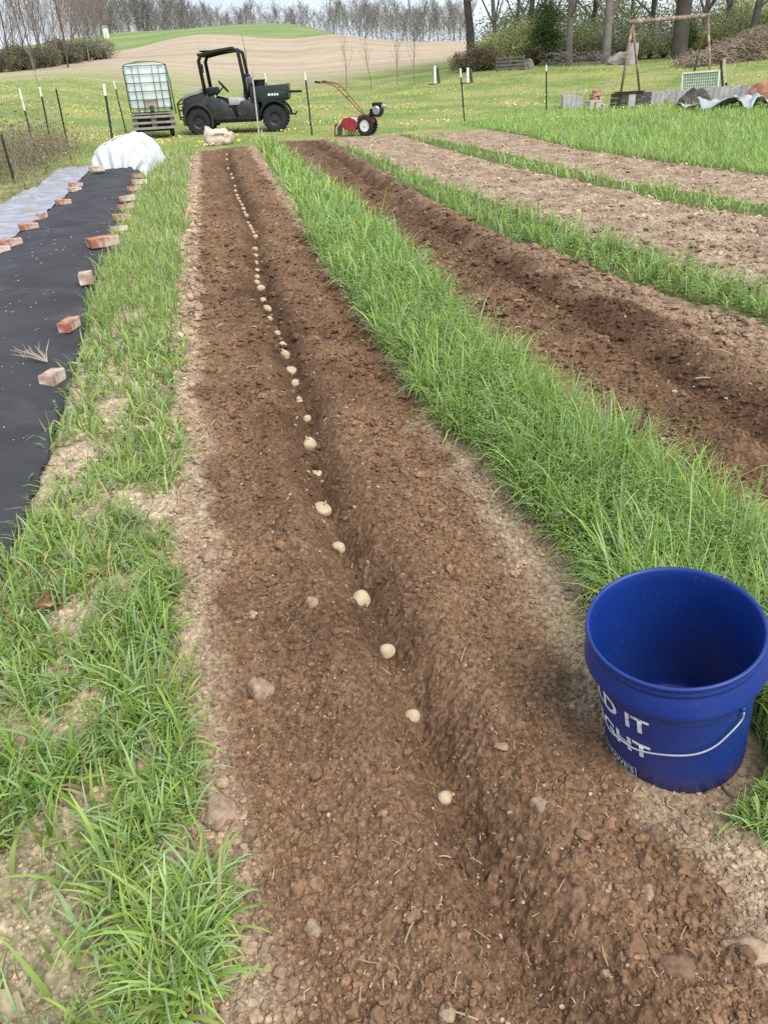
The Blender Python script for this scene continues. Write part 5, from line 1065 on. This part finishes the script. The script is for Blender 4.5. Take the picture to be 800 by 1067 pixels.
plant(WF, GD(112, 90), AT(112, 38, 90).z-GD(112, 90).z, 'pale blossoming shrub at the right end of the left woods', 'shrubs along the left woods', sw=1.3)
# white shed far away on the green hill
pS = GD(121, 150); sh = thing('white_shed', 'tiny white shed on the far green hill at the wood edge', 'shed', pS, .3); sh.location.z = AT(121, 31.5, 150).z
MB().box(-.45, .45, -.4, .4, -1.0, .5).build('wall', m_tip, sh); mb = MB(); mb.prism([(-.55, .503), (0, .78), (.55, .503)], -.5, .5); mb.build('roof', m_galv, sh)
# young trees in the middle
SAP = [proto('young_tree', 300+k, 3, .035, m_bark, m_twigr, None, levels=3, nb=2, spread=.34, upright=.8, n=5, first=.3, wob=.05) for k in range(3)]
for k, (px, py, top, lab) in enumerate([(361,94,40,'bare young tree planted beyond the tiller handlebars, leftmost of the four'),(387,94,47,'short bushy bare young tree, second of the four in a row'),(414,88,42,'bare young tree with dark lower trunk, third of the four'),(432,88,40,'slim pale stemmed young tree, rightmost of the four'),(43,96,56,'small bare young tree on the left lawn before the woods')]):
    b = GP(px, py); h_ = AT(px-2, top, hypot(b.x, b.y)).z-b.z; plant(SAP[k % 3], b, h_, lab, 'young bare trees on the lawn', sw=1.1)
# tree guards
for px, py, top, lab in ((453,87,68,'white tree guard tube with dark base on the lawn, left one'),(487,86,70,'wire and white tree guard at the foot of the big bare tree')):
    b = GP(px, py); h_ = AT(px, top, hypot(b.x, b.y)).z-b.z; g_ = thing('tree_guard', lab, 'tree guard', b); MB().tube([(0, 0, 0), (0, 0, h_)], .06, 10).build('tube', m_tip, g_, smooth='auto'); MB().tube([(.25, .1, 0), (.16, .1, h_*.9)], .07, 10).build('wire_cage', m_barkd, g_); MB().lathe([(.05, 0), (.30, .02), (.34, .0)], 14).build('mulch_ring', m_barkd, g_)
# right woods
BT = proto('big_bare_tree', 401, 13, .30, m_barkd, m_twig, (4, .35, .07, GRN), levels=4, nb=3, spread=.50, upright=.35, n=8, first=.18, wob=.08)
b = GP(491, 70); Db = hypot(b.x, b.y); plant(BT, b, 12, 'large bare tree with wide low limbs at the left end of the right woods', 'trees of the right woods', rz=.6)
RW = [proto('woodland_tree', 410+k, 14, .17, m_barkd if k % 2 else m_bark, m_bark, (5, .5, .09, YLG if k == 1 else GRN), levels=4, nb=3, spread=.40, upright=.4, n=7, first=.12, wob=.05, rmin=.010) for k in range(3)]
for k, (px, Dt, h_, s_) in enumerate([(515,56,15,.9),(548,50,14,1.0),(572,60,15,.9),(592,46,14,1.1),(614,56,15,.8),(631,45,15,1.25),(655,60,14,.8),(676,54,15,.9),(728,58,14,1.0),(752,52,15,.9),(778,46,14,1.1),(800,52,15,1.0),(826,46,14,1.0),(535,66,16,.8),(700,62,16,.8),(850,50,14,1.0)]):
    plant(RW[k % 3], GD(px, Dt), h_, ['grey', 'dark budding', 'lichen grey'][k % 3]+' trunked tree in the right woods, '+ordinal(k+1)+(' from the left edge' if k < 13 else ' counting those deeper in'), 'trees of the right woods', tilt=rv.uniform(-.04, .04), sw=s_)
OT = proto('old_oak', 431, 15, .38, m_barkd, m_twig, None, levels=4, nb=2, spread=.4, upright=.4, n=10, first=.4, wob=.03)
plant(OT, GD(706, 46), 16, 'thick dark trunked old tree behind the swing frame', 'trees of the right woods')
YS = shrub('bright_shrub', 11, 2.2, 1.6, 1.7, YLG, 70, 55, .075); GS = shrub('leafy_shrub', 12, 2.2, 1.6, 1.8, MDG, 70, 55, .08); BS = shrub('brown_shrub', 13, 1.6, 1.2, .9, BRN, 60, 70, .06); WS = shrub('white_blossom_shrub', 14, 1.8, 1.4, 1.8, WHT, 70, 70, .07)
CS = shrub('conical_evergreen', 15, 1.0, 1.0, 2.6, [(.06, .10, .03), (.09, .14, .04), (.12, .17, .05)], 80, 80, .08)
SH = [('B',484,47,60,1),('B',500,46,48,1),('Y',513,47,40,1),('Y',532,48,28,1.1),('G',520,54,8,1.3),('Y',553,48,22,1.1),('C',566,46,-6,1.3),('G',590,48,20,1.1),('Y',606,50,28,1),('G',622,54,10,1.3),('G',638,49,18,1.1),('W',652,48,16,1),('Y',664,47,34,1),('W',676,49,22,1),('G',690,48,30,1),('C',712,47.5,18,1),('G',728,52,8,1.3),('Y',742,49,26,1.1),('G',758,50,14,1.2),('Y',776,52,6,1.3),('G',794,50,10,1.2),('Y',812,49,4,1.2),('G',835,50,0,1.2),('G',570,58,-10,1.5),('Y',640,60,-8,1.5),('G',700,60,-6,1.5),('Y',760,60,-14,1.5),('G',805,58,-14,1.5),('B',508,45.5,56,1),('B',560,46,50,1.1),('B',655,45.5,50,1),('G',540,57,-2,1.3),('Y',600,60,-14,1.4)]
tbl = {'Y': (YS, 'bright yellow green shrub'), 'G': (GS, 'mid green leafy shrub'), 'B': (BS, 'low brown twiggy shrub'), 'W': (WS, 'white blossoming shrub'), 'C': (CS, 'narrow dark green evergreen')}
cnt = {}
for key, px, Dt, top, sw in SH:
    cnt[key] = cnt.get(key, 0)+1; Dt += 1.0; top -= 2; b = GD(px, Dt); h_ = AT(px, top, Dt).z-b.z
    where = 'near the big bare tree' if px < 530 else 'behind the log pile' if px < 625 else 'behind the swing frame' if px < 740 else 'at the right above the brush heap'
    plant(tbl[key][0], b, max(.9, h_), ordinal(cnt[key])+' '+tbl[key][1]+' from the left, '+where, 'shrubs along the right woods', sw=sw*min(1.5, max(.7, 3.2/max(h_, .9))))
# log pile, pallet fence, brush heap
m_log = mat('silvery_log', (.18, .155, .14), rough=.95, vary=.3, scale=3, bump=.02, bscale=6)
bl = GP(580, 64.5); br_ = GP(628, 62.5); dl = br_-bl
names = ['thick pale forked log arching over the pile', 'long grey log at the bottom of the pile', 'grey log lying on the left of the pile', 'short dark log at the right of the pile', 'thin pale branch sloping across the pile', 'middle log half buried in the pile', 'upper grey log leaning to the right', 'stubby log end at the far right']
for k, (t0, t1, z0_, z1_, r_) in enumerate(((-.02, .55, .25, .95, .10), (0, 1, .1, .15, .13), (-.1, .4, .3, .35, .12), (.6, 1.05, .3, .5, .12), (.2, .9, .9, .35, .06), (.1, .85, .45, .55, .12), (.45, 1.0, .7, .85, .09), (.8, 1.15, .15, .2, .14))):
    o = thing('log', names[k], 'log', bl, 0, 'logs of the wood pile'); a_ = dl*t0+Vector((0, .1*k, z0_)); b_ = dl*t1+Vector((0, .1*k, z1_)); m_ = (a_+b_)/2+Vector((0, 0, .2 if k == 0 else .04)); MB().tube([a_, m_, b_], [r_, r_*.9, r_*.7], 8).build('trunk_piece', m_log, o, smooth=True)
    if k == 0: MB().tube([m_, m_+dl*.12+Vector((0, 0, .35))], [.06, .03], 6).build('side_branch', m_log, o)
pf1, pf2 = GP(516, 74), GP(545, 72.5); pfn = thing('wooden_pallet', 'grey wooden pallet leaning on edge at the foot of the woods', 'pallet', pf1); dp_ = pf2-pf1; mb = MB()
ap = atan2(dp_.y, dp_.x); Mx = Matrix.Rotation(ap, 4, 'Z')
for k in range(4): mb.box(0, dp_.length, 0, .03, .05+.16*k, .14+.16*k, Mx)
for k in range(3): mb.box(dp_.length*k/2*.95, dp_.length*k/2*.95+.08, .035, .12, 0, .66, Mx)
mb.build('slats', m_log, pfn)
heap(549.5, 71.5, .35, .3, .45, 'round grey brown stump beside the pallet', m_log, 12, 'tree_stump', 'stump')
def brush(pl_, pr_, hgt, n_, lab, cols, seed):
    a_, b_ = GP(*pl_), GP(*pr_); rvv = random.Random(seed); mb = MB(); d_ = b_-a_
    for k in range(n_):
        t = rvv.random(); p = a_+d_*t+Vector((rvv.gauss(0, .25), rvv.gauss(.6, .5), 0)); p.z = gz(p.x, p.y)+rvv.uniform(0, hgt(t)); an = rvv.uniform(0, 6.28); l = rvv.uniform(.2, .6); q = Vector((cos(an)*l, sin(an)*l, rvv.uniform(-.15, .25)))
        mb.tube([p-q*.5, p+Vector((0, 0, .05)), p+q*.5], [.014, .010, .004], 3, False)
    return tag(mb.build('brush_heap', cols, None), lab, 'brush heap', None, 'stuff')
brush((722,70), (812,60), lambda t: .3+1.0*t, 2200, 'reddish brown heap of cut brush rising to the right', mat('cut_brush', (.31, .235, .18), rough=.95, vary=.35, scale=1.5), 3)
brush((575,69), (636,67), lambda t: .55, 300, 'grey dead branches around the log pile', mat('grey_brush', (.19, .165, .15), rough=.95, vary=.35, scale=1.5), 6)
brush((490,73), (520,71), lambda t: .9, 300, 'dry reddish stems at the foot of the big bare tree', mat('red_stems', (.23, .15, .11), rough=.95, vary=.3, scale=1.5), 9)
hp = GP(650, 66); hh_ = heap(648, 66, .8, .5, .5, 'pale grey heap of ash and clippings at the wood edge', mat('grey_heap', (.30, .28, .25), rough=.95, vary=.25, scale=3), 15, 'clippings_heap')
bb_ = GP(657, 67); brr = thing('metal_barrel', 'pale grey upright barrel at the wood edge behind the swing frame', 'barrel', bb_); MB().lathe([(.01, 0), (.27, 0), (.28, .3), (.27, .31), (.28, .6), (.27, .9), (.25, .9), (.01, .88)], 20).build('drum', m_galv, brr, smooth='auto')
for t, h_ in FAR+LW+SAP+RW: pass
